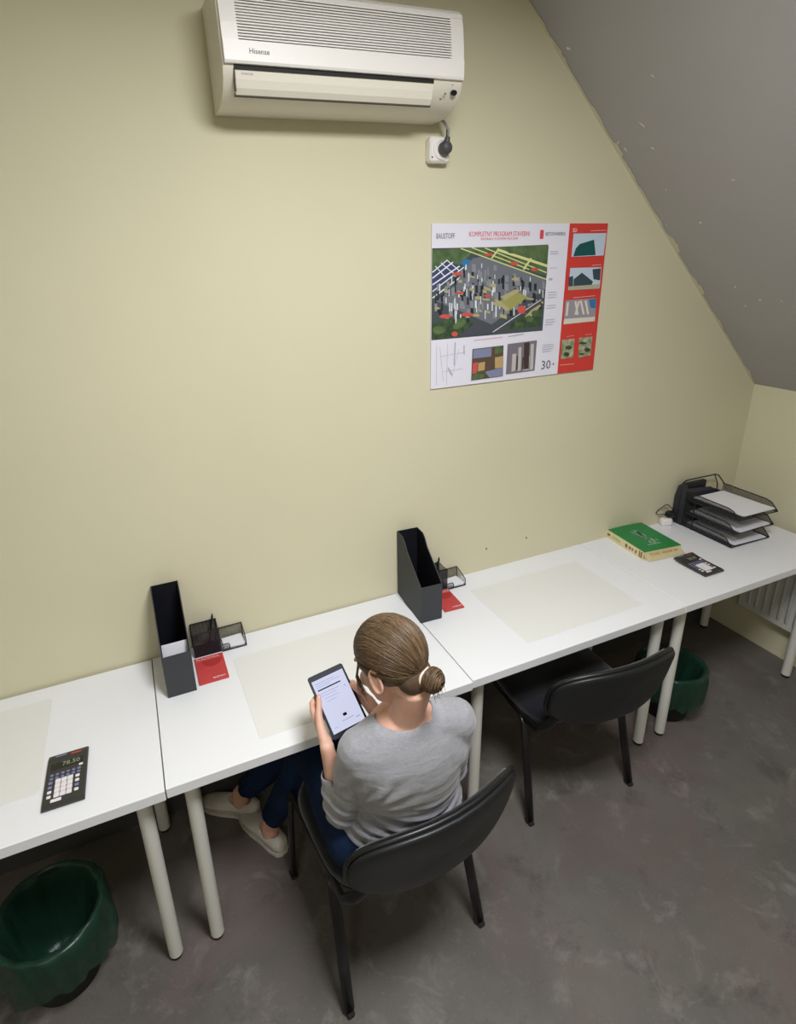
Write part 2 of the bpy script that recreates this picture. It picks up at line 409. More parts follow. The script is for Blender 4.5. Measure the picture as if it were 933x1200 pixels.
# socket and the unit's plug
t = empty('wall_socket', (1.158, 0, 2.425), 0, 'white surface-mounted socket on the wall under the air conditioner', 'socket')
MB().box((0, -.019, 0), (.075, .038, .078), bev=.006).build('socket_box', PLW, t, smooth=True, angle=40)
sk = MB(); sk.loft([[V((.004+cos(k*pi/12)*ra, y, sin(k*pi/12)*ra)) for k in range(24)] for ra, y in ((.031, -.037), (.031, -.043), (.026, -.044), (.024, -.040))]); sk.build('socket_ring', PLW, t, smooth=True, angle=40)
MB().box((-.031, -.0385, -.024), (.004, .003, .004)).build('screw', BLK, t)
GREY = mat('grey_rubber_plug', (72, 70, 74), .5)
t = empty('power_plug', (1.166, -.044, 2.427), 0, 'dark grey plug with a short grey cord in the wall socket', 'plug')
pl = MB(); pl.loft([[V((cos(k*pi/10)*ra, y, sin(k*pi/10)*ra)) for k in range(20)] for ra, y in ((.020, .000), (.021, -.012), (.019, -.026), (.012, -.034))]); pl.tube([(0, -.018, .012), (.004, -.022, .032)], [.012, .007], 10)
pl.build('plug_body', GREY, t, smooth=True, angle=50)
MB().tube([(.004, -.021, .03), (.008, -.018, .052), (-.002, -.008, .075), (-.012, .004, .085), (-.018, .0, .10)], .004, 8).build('cord', mat('grey_cord', (140, 138, 136), .5), t, smooth=True)
MB().tube([(.006, -.010, .034), (.012, -.002, .060), (.002, .012, .085), (-.010, .016, .10)], .0028, 8).build('cord', BLK, t, smooth=True)
for k, (x, z) in enumerate(((1.44, .845), (1.66, .85))):
    o = MB(); o.loft([[V((x+cos(q*pi/4)*ra, y, z+sin(q*pi/4)*ra*1.4)) for q in range(8)] for ra, y in ((.0035, .001), (.003, -.004))])
    tag(o.build('wall_plug', mat('wall_plug_grey', (110, 104, 88), .7)), ('small grey plug hole low on the wall, the nearer to the magazine file', 'small grey plug hole low on the wall, the nearer to the green catalogue')[k], 'wall plug')

# ------------------------------------------------------------------ poster
H_ = (0.0006832234484978571, -0.00013059733537311668, 1.093, -0.00035045541061541814, -0.0009650111030565283, 2.232, -0.00015905876952231572, -0.00011948521077137848)
def pw(u, v):
    d = H_[6]*u+H_[7]*v+1
    return ((H_[0]*u+H_[1]*v+H_[2])/d, (H_[3]*u+H_[4]*v+H_[5])/d)
def poster():
    t = empty('poster', (1.552, -.001, 1.905), 0, 'white and red building-trade poster board hung on the wall', 'poster')
    ox, oz = 1.552, 1.905
    x0, x1, z0, z1 = 1.145, 1.953, 1.609, 2.199
    MB().box(((x0+x1)/2-ox, -.0035, (z0+z1)/2-oz), (x1-x0, .005, z1-z0)).build('board', PAPER2, t)
    lay = [0]
    def poly(mb, pts, crop=True, d=None):
        lay[0] += 1; y = -.0062-lay[0]*.000006
        P = [(V((pw(*p)[0]-ox, y, pw(*p)[1]-oz)) if crop else V((p[0]-ox, y, p[1]-oz))) for p in pts]
        mb.loft([P, [q+V((0, .0004, 0)) for q in P]])
    def rect(mb, a, b, c, d): poly(mb, [(a, c), (b, c), (b, d), (a, d)], False)
    def part(name, fn, m, label=None): 
        k0 = lay[0]; mb = MB(); fn(mb); o = mb.build(name, m, t)
        if lay[0]-k0 > 1: o['kind'] = 'stuff'
        return o
    part('red_panel', lambda m: rect(m, 1.757, x1, z0, z1), RED)
    def pm(n, c): return mat(n, c, .5, .3)
    ix0, ix1, iz0, iz1 = 1.146, 1.662, 1.795, 2.118
    part('main_picture', lambda m: rect(m, ix0, ix1, iz0, iz1), pm('print_slate', (74, 82, 84)))
    G1 = mat('print_green', (66, 92, 60), .5, rgb2=(96, 118, 74), vscale=30)
    G2 = mat('print_dark_green', (44, 62, 44), .5, rgb2=(70, 92, 60), vscale=60)
    YL = pm('print_pale_yellow', (214, 216, 150)); WH = pm('print_white', (222, 226, 232)); DK = pm('print_dark', (38, 42, 52)); GR = pm('print_grey', (138, 140, 148))
    TN = pm('print_tan', (178, 168, 126)); OL = pm('print_olive', (158, 156, 92)); BL = pm('print_blue', (54, 118, 170)); BD = pm('print_navy', (64, 72, 108)); RD = pm('print_red', (200, 88, 82)); TE = pm('print_teal', (24, 84, 82)); SK = pm('print_sky', (190, 204, 222))
    def line(mb, a, b, w_):
        dx, dy = b[0]-a[0], b[1]-a[1]; l = math.hypot(dx, dy); nx, ny = -dy/l*w_/2, dx/l*w_/2
        poly(mb, [(a[0]+nx, a[1]+ny), (b[0]+nx, b[1]+ny), (b[0]-nx, b[1]-ny), (a[0]-nx, a[1]-ny)])
    part('picture_field', lambda m: (poly(m, [(60, 167), (588, 142), (582, 285), (420, 235), (240, 180), (180, 240), (60, 290)])), G1)
    part('picture_field', lambda m: (poly(m, [(60, 500), (190, 470), (250, 500), (270, 545), (60, 574)]), poly(m, [(440, 480), (555, 400), (553, 512), (400, 530)])), G2)
    def lines(ls): return lambda m: [line(m, a, b, w_) for a, b, w_ in ls]
    part('picture_roofs', lambda m: poly(m, [(59, 275), (125, 212), (190, 240), (175, 270), (59, 360)]), BD)
    part('picture_roofs', lines([((62, 268), (130, 212), 5), ((62, 295), (155, 222), 6), ((62, 325), (185, 240), 6), ((62, 355), (205, 245), 5), ((62, 385), (230, 260), 6), ((75, 240), (120, 290), 4), ((100, 225), (160, 275), 4), ((130, 215), (185, 262), 4)]), WH)
    part('picture_square', lambda m: poly(m, [(185, 225), (215, 207), (243, 215), (215, 245)]), BL)
    # block walls
    def blocks(m):
        poly(m, [(245, 205), (300, 195), (575, 295), (570, 350), (480, 400), (330, 505), (250, 470), (80, 400), (160, 330)])
    part('picture_blocks', blocks, pm('print_mid_grey', (112, 116, 124)))
    rnd = random.Random(3)
    def inside(x, y): return y > 205+(x-245)*.32 if x > 245 else y > 200+(245-x)*.62
    for nm, mt, k, hh, ww_ in (('picture_walls', DK, 60, (18, 48), (5, 14)), ('picture_walls', GR, 60, (18, 44), (6, 18)), ('picture_walls', WH, 46, (14, 46), (3, 6)), ('picture_walls', TN, 26, (8, 16), (14, 34))):
        def f(m, k=k, hh=hh, ww_=ww_):
            c = 0; tries = 0
            while c < k and tries < 4000:
                tries += 1
                x = rnd.uniform(70, 565); y = rnd.uniform(205, 470-(max(0, x-330))*.22)
                if not inside(x, y) or (x < 110 and y > 440): continue
                h_ = rnd.uniform(*hh); w_ = rnd.uniform(*ww_); sk_ = rnd.uniform(-.1, .35)*w_
                if y+h_ > 505-max(0, x-330)*.3: continue
                poly(m, [(x, y), (x+w_, y+sk_), (x+w_, y+sk_+h_), (x, y+h_)]); c += 1
        part(nm, f, mt)
    part('picture_lines', lines([((190, 160), (578, 300), 5), ((240, 156), (500, 255), 5), ((300, 158), (580, 270), 5), ((355, 165), (584, 240), 12), ((510, 205), (475, 255), 9), ((360, 165), (330, 205), 7)]), YL)
    part('picture_yard', lambda m: (poly(m, [(350, 410), (440, 355), (495, 380), (405, 445)])), OL)
    part('picture_yard', lambda m: (poly(m, [(340, 395), (355, 390), (410, 432), (398, 446)]), poly(m, [(370, 380), (440, 345), (460, 352), (390, 395)]), poly(m, [(480, 470), (540, 410), (556, 418), (500, 480)])), TN)
    part('picture_road', lambda m: (poly(m, [(320, 545), (555, 385), (556, 410), (350, 540)]), poly(m, [(250, 500), (330, 510), (320, 545), (180, 560)])), pm('print_road', (78, 78, 90)))
    part('picture_road_marks', lines([((335, 540), (555, 392), 3), ((350, 420), (350, 470), 6), ((258, 395), (258, 430), 8)]), WH)
    def blobs(L):
        def f(m):
            for x, y, a, b in L: poly(m, [(x+a*cos(k*pi/4), y+b*sin(k*pi/4)) for k in range(8)])
        return f
    part('picture_red_spots', blobs([(318, 188, 20, 7), (432, 228, 20, 9), (525, 255, 18, 8), (175, 275, 24, 8), (120, 468, 28, 10), (220, 460, 30, 9), (466, 438, 20, 20), (310, 375, 18, 6), (185, 362, 20, 6), (162, 548, 15, 12)]), RD)
    part('picture_trees', blobs([(190, 495, 22, 22), (170, 515, 16, 16), (90, 530, 28, 20), (500, 480, 20, 16), (530, 455, 20, 15), (455, 505, 20, 9), (120, 175, 16, 8), (440, 175, 40, 10)]), G1)
    # captions, side column
    part('caption_rule', lines([((595, 175), (632, 173), 3), ((596, 185), (634, 183), 3), ((595, 250), (628, 248), 2), ((590, 300), (606, 299), 10), ((586, 360), (624, 357), 3), ((586, 372), (626, 369), 3), ((584, 384), (624, 381), 3), ((580, 420), (622, 417), 3), ((578, 432), (620, 428), 3), ((575, 485), (616, 481), 3), ((574, 496), (616, 492), 3), ((572, 507), (606, 504), 3), ((562, 600), (610, 595), 3), ((561, 610), (612, 604), 3), ((560, 620), (608, 614), 3), ((560, 630), (600, 625), 3)]), INKL)
    part('drawing_lines', lines([((80, 600), (80, 780), 1.2), ((130, 590), (125, 780), 1.2), ((165, 585), (160, 690), 5), ((205, 600), (205, 640), 5), ((100, 650), (210, 630), 1.2), ((110, 720), (200, 705), 1.2), ((132, 700), (150, 735), 6), ((180, 620), (150, 745), 1.2), ((95, 610), (110, 760), 1.2)]), INKL)
    part('caption_rule', lines([((250, 577), (380, 562), 4)]), pm('print_pink', (216, 176, 190)))
    part('caption_rule', lines([((405, 560), (478, 548), 4)]), INKL)
    # two lower pictures
    part('lower_picture', lambda m: poly(m, [(243, 617), (384, 600), (381, 740), (237, 760)]), pm('print_umber', (92, 76, 64)))
    part('lower_picture', lambda m: poly(m, [(403, 594), (536, 577), (525, 714), (395, 732)]), pm('print_grey_violet', (120, 114, 124)))
    part('picture_detail', lambda m: (poly(m, [(247, 620), (330, 610), (328, 650), (245, 660)]), poly(m, [(300, 720), (380, 700), (380, 738), (320, 746)])), pm('print_lilac', (128, 134, 164)))
    part('picture_detail', lambda m: (poly(m, [(245, 680), (268, 676), (264, 725), (241, 730)])), RD)
    part('picture_detail', lambda m: (poly(m, [(270, 680), (300, 674), (298, 712), (268, 718)]), poly(m, [(345, 655), (382, 648), (380, 700), (345, 705)])), pm('print_ochre', (186, 158, 108)))
    part('picture_detail', lambda m: (poly(m, [(240, 740), (262, 722), (300, 732), (290, 750), (240, 758)]), poly(m, [(345, 606), (382, 602), (382, 630), (346, 640)])), G1)
    part('picture_detail', lambda m: [poly(m, [(a, b), (a+w_, b-3), (a+w_-4, 716-(a-400)*.08), (a-4, 722-(a-400)*.08)]) for a, b, w_ in ((424, 640, 18), (452, 610, 14), (478, 650, 26), (508, 595, 14))], pm('print_pale_stone', (190, 184, 182)))
    part('picture_detail', lambda m: [poly(m, [(a, b), (a+w_, b-2), (a+w_-3, 712-(a-400)*.08), (a-3, 716-(a-400)*.08)]) for a, b, w_ in ((444, 650, 7), (470, 655, 6), (478, 588, 24))], pm('print_dark_brown', (70, 54, 54)))
    # red column pictures
    part('side_picture', lambda m: poly(m, [(702, 93), (851, 90), (838, 192), (692, 198)]), SK)
    part('side_picture', lambda m: poly(m, [(687, 249), (829, 245), (820, 342), (677, 350)]), SK)
    part('side_picture', lambda m: poly(m, [(665, 395), (806, 386), (800, 490), (656, 505)]), pm('print_mauve_grey', (152, 146, 156)))
    part('side_picture', lambda m: (poly(m, [(650, 575), (706, 570), (700, 655), (645, 662)]), poly(m, [(728, 566), (788, 560), (780, 645), (724, 656)])), mat('print_leafy', (120, 130, 96), .5, rgb2=(190, 186, 160), vscale=60))
    part('side_detail', lambda m: (poly(m, [(712, 160), (730, 140), (795, 120), (802, 190), (700, 196)])), TE)
    part('side_detail', lambda m: (poly(m, [(680, 290), (700, 285), (700, 340), (679, 345)]), poly(m, [(788, 255), (826, 250), (822, 305), (792, 300)]), poly(m, [(702, 300), (740, 270), (790, 310), (784, 328), (702, 335)])), pm('print_blue_green', (58, 74, 84)))
    part('side_detail', lambda m: (poly(m, [(679, 333), (820, 322), (819, 342), (677, 350)])), pm('print_sand', (176, 172, 150)))
    part('side_detail', lambda m: poly(m, [(772, 392), (805, 388), (802, 432), (778, 428)]), BL)
    part('side_detail', lambda m: [poly(m, [(a, b), (a+9, b-2), (a+9+d_, b+60), (a+d_, b+62)]) for a, b, d_ in ((672, 405, -6), (706, 400, 10), (730, 398, 14), (752, 398, 12), (722, 400, -16))]+[poly(m, [(660, 480), (800, 470), (798, 490), (656, 505)])], pm('print_ivory', (216, 210, 196)))
    part('side_detail', lambda m: (blobs([(680, 610, 16, 10), (670, 640, 14, 10), (745, 590, 18, 6), (765, 620, 14, 10), (740, 640, 12, 5)])(m)), G2)
    part('side_rule', lines([((780, 80), (850, 78), 3), ((785, 237), (828, 234), 3), ((700, 384), (800, 375), 3), ((670, 560), (705, 556), 2), ((755, 552), (785, 549), 2), ((640, 690), (705, 684), 3)]), pm('print_pink_white', (232, 170, 164)))
    part('logo_mark', lambda m: rect(m, pw(551, 75)[0], pw(567, 75)[0], pw(560, 116)[1], pw(560, 76)[1]), REDT)
    def tx(s, u, v, size, m, sx=1):
        x, z = pw(u, v); text(s, size, m, 'lettering', t, Matrix.Translation((x-ox, -.0068, z-oz)) @ Matrix.Rotation(R(90), 4, 'X'), sx=sx)
    tx('BAUSTOFF', 78, 116, .026, INK, .62)
    tx('KOMPLETNY PROGRAM STAVEBNI', 227, 106, .024, REDT, .73)
    tx('MATERIALY A SYSTEMY PRO DUM', 280, 122, .011, REDT, 1.0)
    tx('BETONWERKE', 575, 102, .018, INK, .82)
    tx('3D', 696, 86, .020, mat('poster_white_ink', (240, 220, 215), .6))
    tx('30', 553, 710, .052, INK, 1.0); tx('+', 604, 695, .026, INK)
poster()

# ------------------------------------------------------------------ desks
def desk(x0, x1, yb, label):
    D = .600; W = x1-x0-.003
    t = empty('desk', ((x0+x1)/2, yb-D/2, 0), 0, label, 'desk', 'white desks in a row along the wall')
    MB().box((0, 0, .723), (W, D, .034), bev=.0015).build('tabletop', WHITE, t)
    for sx in (-1, 1):
        for sy in (-1, 1):
            lg = MB(); lg.cyl((sx*(W/2-.064), sy*(D/2-.064), .016), .0215, .69, 24)
            lo = lg.build('leg', LEGW, t, smooth=True, angle=40)
            MB().cyl((sx*(W/2-.064), sy*(D/2-.064), 0), .0185, .016, 20, bev=.002).build('foot_glide', RUB, lo, smooth=True, angle=40)
            MB().box((sx*(W/2-.064), sy*(D/2-.064), .7035), (.1, .1, .004), bev=.001).build('mounting_plate', LEGW, lo)
    return t
desk(-.992, 0, -.010, 'white desk at the left, calculator on it, green-lined bin under it')
desk(0, .987, -.006, 'white desk the seated woman is using')
desk(.987, 1.996, 0, 'white desk with the empty black chair pushed under it')
desk(1.996, 3.022, 0, 'white desk in the corner with the letter trays on it')

def pad(name_label, cx, cy, w_, d_, rz):
    ring = []
    r = .012
    for sx, sy, a0 in ((1, 1, 0), (-1, 1, 90), (-1, -1, 180), (1, -1, 270)):
        for q in range(5):
            a = R(a0+q*22.5); ring.append((sx*(w_/2-r)+r*cos(a), sy*(d_/2-r)+r*sin(a)))
    mb = MB(); mb.loft([[V((x*k, y*k, z)) for x, y in ring] for k, z in ((1, 0), (1, .0008), (.998, .0012))])
    o = mb.build('desk_pad', PAD); o.location = (cx, cy, .7402); o.rotation_euler = (0, 0, rz)
    tag(o, name_label, 'desk pad', 'frosted pads on the desks')
pad('frosted grey desk pad on the left desk beside the calculator', -.615, -.275, .60, .395, 0)
pad('frosted grey desk pad on the desk in front of the seated woman', .56, -.335, .575, .41, R(1))
pad('frosted grey desk pad on the desk above the empty chair', 1.565, -.322, .575, .395, 0)

# ------------------------------------------------------------------ magazine files
def magfile(x, y, rz, label):
    t = empty('magazine_file', (x, y, .7403), rz, label, 'magazine file', 'black magazine files on the desks')
    W, D, H, h = .092, .232, .296, .158; th = .003
    side = [(-D, 0), (0, 0), (0, H), (-.055, H), (-.075, H-.014), (-.10, H-.045), (-D, h)]
    for sx in (0, W-th):
        o = MB().prism(side, sx, sx+th).build('side_panel', CARD, t)
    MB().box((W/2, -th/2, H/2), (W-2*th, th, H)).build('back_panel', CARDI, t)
    MB().box((W/2, -D+th/2, h/2), (W-2*th, th, h)).build('front_panel', CARD, t)
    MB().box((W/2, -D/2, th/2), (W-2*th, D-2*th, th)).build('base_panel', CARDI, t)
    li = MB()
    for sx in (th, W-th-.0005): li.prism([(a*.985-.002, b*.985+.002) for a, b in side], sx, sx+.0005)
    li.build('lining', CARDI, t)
    return t
f1 = magfile(.038, -.012, R(0), 'black magazine file with white papers in it, standing left of the seated woman')
f2 = magfile(.992, -.008, R(-3), 'empty black magazine file standing behind the seated woman\'s right, next to the mesh tray')
o = MB().box((0, 0, 0), (.082, .004, .148), mat=Matrix.Rotation(R(-12), 3, 'X')).build('paper_stack', PAPER)
o.location = (.084, -.196, .83); tag(o, 'white papers standing inside the left magazine file', 'papers')

# ------------------------------------------------------------------ booklets
def booklet(x, y, rz, label, w_=.1, d_=.148):
    t = empty('booklet', (x, y, .7403), rz, label, 'booklet', 'red booklets on the desks')
    MB().box((0, 0, .003), (w_, d_, .005)).build('cover', REDC, t)
    MB().box((0, d_/2-.003, .00575), (w_, .004, .0005)).build('title_rule', PAPER, t)
    dsk = MB(); n = 20; a0 = .035
    dsk.loft([[V((.008+cos(pi+k*pi/19)*a0, .044+sin(pi+k*pi/19)*a0*1.1, z)) for k in range(20)] for z in (.0052, .00575)])
    dsk.build('dark_disc', REDD, t)
    text('PLACOVKA', .0155, mat('pink_ink', (236, 190, 186), .6), 'lettering', t, Matrix.Translation((-w_/2+.006, d_/2-.022, .0058)))
    text('BUDMAT', .0105, PAPER, 'lettering', t, Matrix.Translation((-.002, -d_/2+.012, .0058)))
    return t
booklet(.190, -.155, R(0), 'red booklet lying right of the paper-filled magazine file')
booklet(1.150, -.146, R(-3), 'red booklet half hidden by the empty magazine file', w_=.088)

# ------------------------------------------------------------------ mesh desk organizers
def frame_box(mb, x0, x1, y0, y1, z, r):
    mb.tube([(x0, y0, z), (x1, y0, z), (x1, y1, z), (x0, y1, z)], r, 6, closed=True)
def organizer(x, label):
    t = empty('desk_organizer', (x, 0, .7403), 0, label, 'organizer', 'black mesh organizers on the desks')
    cx0, cx1, y0, y1, h = 0, .092, -.078, -.006, .10
    cup = MB()
    for a, b in (((cx0, y0), (cx1, y0)), ((cx1, y0), (cx1, y1)), ((cx1, y1), (cx0, y1)), ((cx0, y1), (cx0, y0))):
        cup.add([(a[0], a[1], 0), (b[0], b[1], 0), (b[0], b[1], h), (a[0], a[1], h)], [(0, 1, 2, 3)])
    cup.build('pen_cup', MESHD, t)
    MB().box(((cx0+cx1)/2, (y0+y1)/2, .002), (cx1-cx0-.002, y1-y0-.002, .002)).build('cup_base', BLK, t)
    rim = MB(); frame_box(rim, cx0, cx1, y0, y1, h, .0022); frame_box(rim, cx0, cx1, y0, y1, .0025, .002)
    for X, Y in ((cx0, y0), (cx1, y0), (cx1, y1), (cx0, y1)): rim.tube([(X, Y, 0), (X, Y, h)], .0018, 6)
    rim.build('cup_frame', BLK, t)
    tx0, tx1, h1, h2 = .094, .184, .030, .056
    tr_ = MB()
    tr_.add([(tx0, y1, 0), (tx1, y1, 0), (tx1, y1, h2), (tx0, y1, h2)], [(0, 1, 2, 3)])
    tr_.add([(tx1, y0, 0), (tx1, y1, 0), (tx1, y1, h2), (tx1, y0+.018, h1+.01), (tx1, y0, h1)], [(0, 1, 2, 3, 4)])
    tr_.add([(tx0, y0, 0), (tx0+.03, y0, 0), (tx0+.03, y0, h1-.003), (tx0, y0, h1)], [(0, 1, 2, 3)])
    tr_.add([(tx0, y0, .0025), (tx1, y0, .0025), (tx1, y1, .0025), (tx0, y1, .0025)], [(0, 1, 2, 3)])
    tr_.build('note_tray', MESH, t)
    wf = MB(); frame_box(wf, tx0, tx1, y0, y1, .0022, .002)
    wf.tube([(tx0, y1, h2), (tx1, y1, h2), (tx1, y0+.018, h1+.01), (tx1, y0, h1), (tx1, y0, .002)], .0019, 6)
    wf.tube([(tx0, y0, h1), (tx0+.026, y0, h1), (tx0+.03, y0, h1-.006), (tx0+.03, y0, .002)], .0019, 6)
    wf.tube([(tx1, y1, 0), (tx1, y1, h2)], .0018, 6)
    wf.build('tray_frame', BLK, t)
    return t
organizer(.146, 'black mesh pen cup and note tray behind the fully visible red booklet')
organizer(1.100, 'black mesh organizer mostly hidden behind the empty magazine file')
for k, x in enumerate((.146, 1.100)):
    o = MB(); 
    for i in range(3): o.box((.001*i, -.001*i, .0015+i*.003), (.076, .062, .003), rz=R((-2, 1, 3)[i]))
    o = o.build('note_paper', PAPER); o.location = (x+.140, -.042, .7447)
    tag(o, ('white note sheets in the mesh tray left of the seated woman', 'white note sheets in the mesh tray by the empty magazine file')[k], 'note paper', 'note sheets in the mesh organizers')
    p = MB(); p.tube([(0, 0, 0), (.026, .0, .125)], .0035, 8); p.tube([(.026, 0, .125), (.0275, 0, .133)], [.0035, .0015], 8)
    pn = empty('pen', (x+.055, -.03, .744), R(10), ('thin dark pen leaning in the mesh cup behind the red booklet', 'thin dark pen leaning in the cup behind the empty magazine file')[k], 'pen')
    p.build('barrel', BLK, pn, smooth=True, angle=40)
    MB().tube([(.0285, -.0036, .125), (.022, -.0036, .098)], .001, 6).build('clip', METAL, pn)

# ------------------------------------------------------------------ calculators
def calculator(x, y, rz, w_, d_, label, bend):
    t = empty('calculator', (x, y, .7405), rz, label, 'calculator', 'black calculators on the desks')
    def zz(v): return .011+bend*max(0, v)**2*4
    n = 14; rings = []
    for i in range(n+1):
        v = -d_/2+d_*i/n; e = .003 if i in (0, n) else 0; z = zz(v)
        lo = z-.011 if bend > 0 else 0
        rings.append([V((-w_/2, v, lo+.002)), V((w_/2, v, lo+.002)), V((w_/2, v, z-.003-e)), V((w_/2-.002, v, z-e)), V((-w_/2+.002, v, z-e)), V((-w_/2, v, z-.003-e))])
    MB().loft(rings).build('body', CALC, t)
    def surf(u, v): return V((u*w_/2, v*d_/2, zz(v*d_/2)))
    def key(u, v, a, b, m, name, h=.003):
        c = surf(u, v); sl = math.atan(8*bend*max(0, v*d_/2))
        return MB().box(c+V((0, 0, h/2-.0005)), (a*w_/2, b*d_/2, h), mat=Matrix.Rotation(sl, 3, 'X'), bev=.0012).build(name, m, t)
    key(0, .50, 1.55, .26, LCD, 'display', .0012)
    key(-.35, .90, .55, .05, KEYG, 'solar_strip', .001)
    key(.40, .86, .5, .05, KEYR, 'brand_strip', .001)
    text('78.50', .020*w_/.1, mat('display_digits', (150, 155, 135), .4), 'lettering', t, Matrix.Translation(surf(-.25, .44)+V((0, 0, .0012))) @ Matrix.Rotation(math.atan(8*bend*.44*d_/2), 4, 'X'))
    for j in range(2):
        for i in range(6): key(-.68+i*.26, .16-j*.13, .17, .08, KEYG, 'key')
    for j in range(4):
        for i in range(3): key(-.34+i*.29, -.12-j*.17, .265, .15, KEYW, 'key', .004)
        for s in (-.70, .58): key(s, -.12-j*.17, .20, .10, KEYW if (s > 0) == (j < 2) or j == 3 else KEYG, 'key')
    key(.70, .30, .2, .08, KEYW, 'key')
    key(-.34, -.80, .5, .11, KEYW, 'key')
    return t
calculator(-.250, -.452, R(-1), .105, .188, 'black calculator with white keys lying flat on the left desk', 0)
calculator(2.316, -.400, R(0), .118, .165, 'black calculator with tilted display beside the green catalogue', .35)

# ------------------------------------------------------------------ catalogue
t = empty('catalogue', (2.262, -.130, .7404), R(-6), 'thick catalogue with green cover and cream spine beside the letter trays', 'book')
bw, bd = .215, .262
blk_ = MB()
for i in range(9):
    o_ = (.004+.003*i) if i < 5 else (.016-.002*(i-4)); o_ *= 1.0
    fan = (.030, .026, .020, .015, .011, .008, .005, .003, .001)[i]
    blk_.box((fan*.15, -fan/2, .0045+i*.0037), (bw-.004, bd+fan-.004, .0030), rz=R((1.6, 1.2, .9, .6, .5, .3, .2, .1, 0)[i]))
blk_.build('pages', CREAM, t)
MB().box((0, 0, .0375), (bw, bd, .003), bev=.001).build('front_cover', GREEN, t)
MB().box((0, 0, .0013), (bw+.008, bd+.012, .002)).build('back_cover', CREAM, t)
MB().box((-bw/2-.001, 0, .0195), (.003, bd, .038)).build('spine', CREAM, t)
sp = MB()
for yy, ww_, zz_ in ((.105, .02, .012), (-.02, .014, .018), (-.045, .012, .014), (-.062, .010, .012), (-.085, .010, .014), (-.108, .007, .03), (-.120, .009, .030)):
    sp.box((-bw/2-.0028, yy, .019), (.0006, ww_, zz_))
sp.build('spine_print', BROWN, t)
gp = MB(); gp.box((-bw/2-.0028, .05, .019), (.0006, .06, .012)); gp.build('spine_title', mat('sage_print', (186, 190, 140), .6), t)
fr_ = MB()
for i, (x, wd) in enumerate(((-.05, .05), (.02, .06), (.07, .02))): fr_.box((x, -bd/2-.008, .023), (wd, .003, .010))
fr_.build('edge_print', mat('tan_print', (196, 170, 130), .6), t)
cv = MB(); rnd = random.Random(5)
for i in range(34):
    v = rnd.uniform(-.065, .055); u = .004+v*-.18+rnd.gauss(0, .013)
    a = 1.75+rnd.gauss(0, .35); l = rnd.uniform(.012, .036)
    cv.box((u+.0, v, .0393), (l, rnd.uniform(.003, .010), .0005), rz=a)
cv.build('cover_print', mat('silver_green_print', (150, 184, 160), .5), t)
text('KATALOG', .016, mat('pale_cover_ink', (176, 200, 180), .5), 'lettering', t, Matrix.Translation((-.04, -.085, .0393)) @ Matrix.Rotation(R(0), 4, 'Z'))

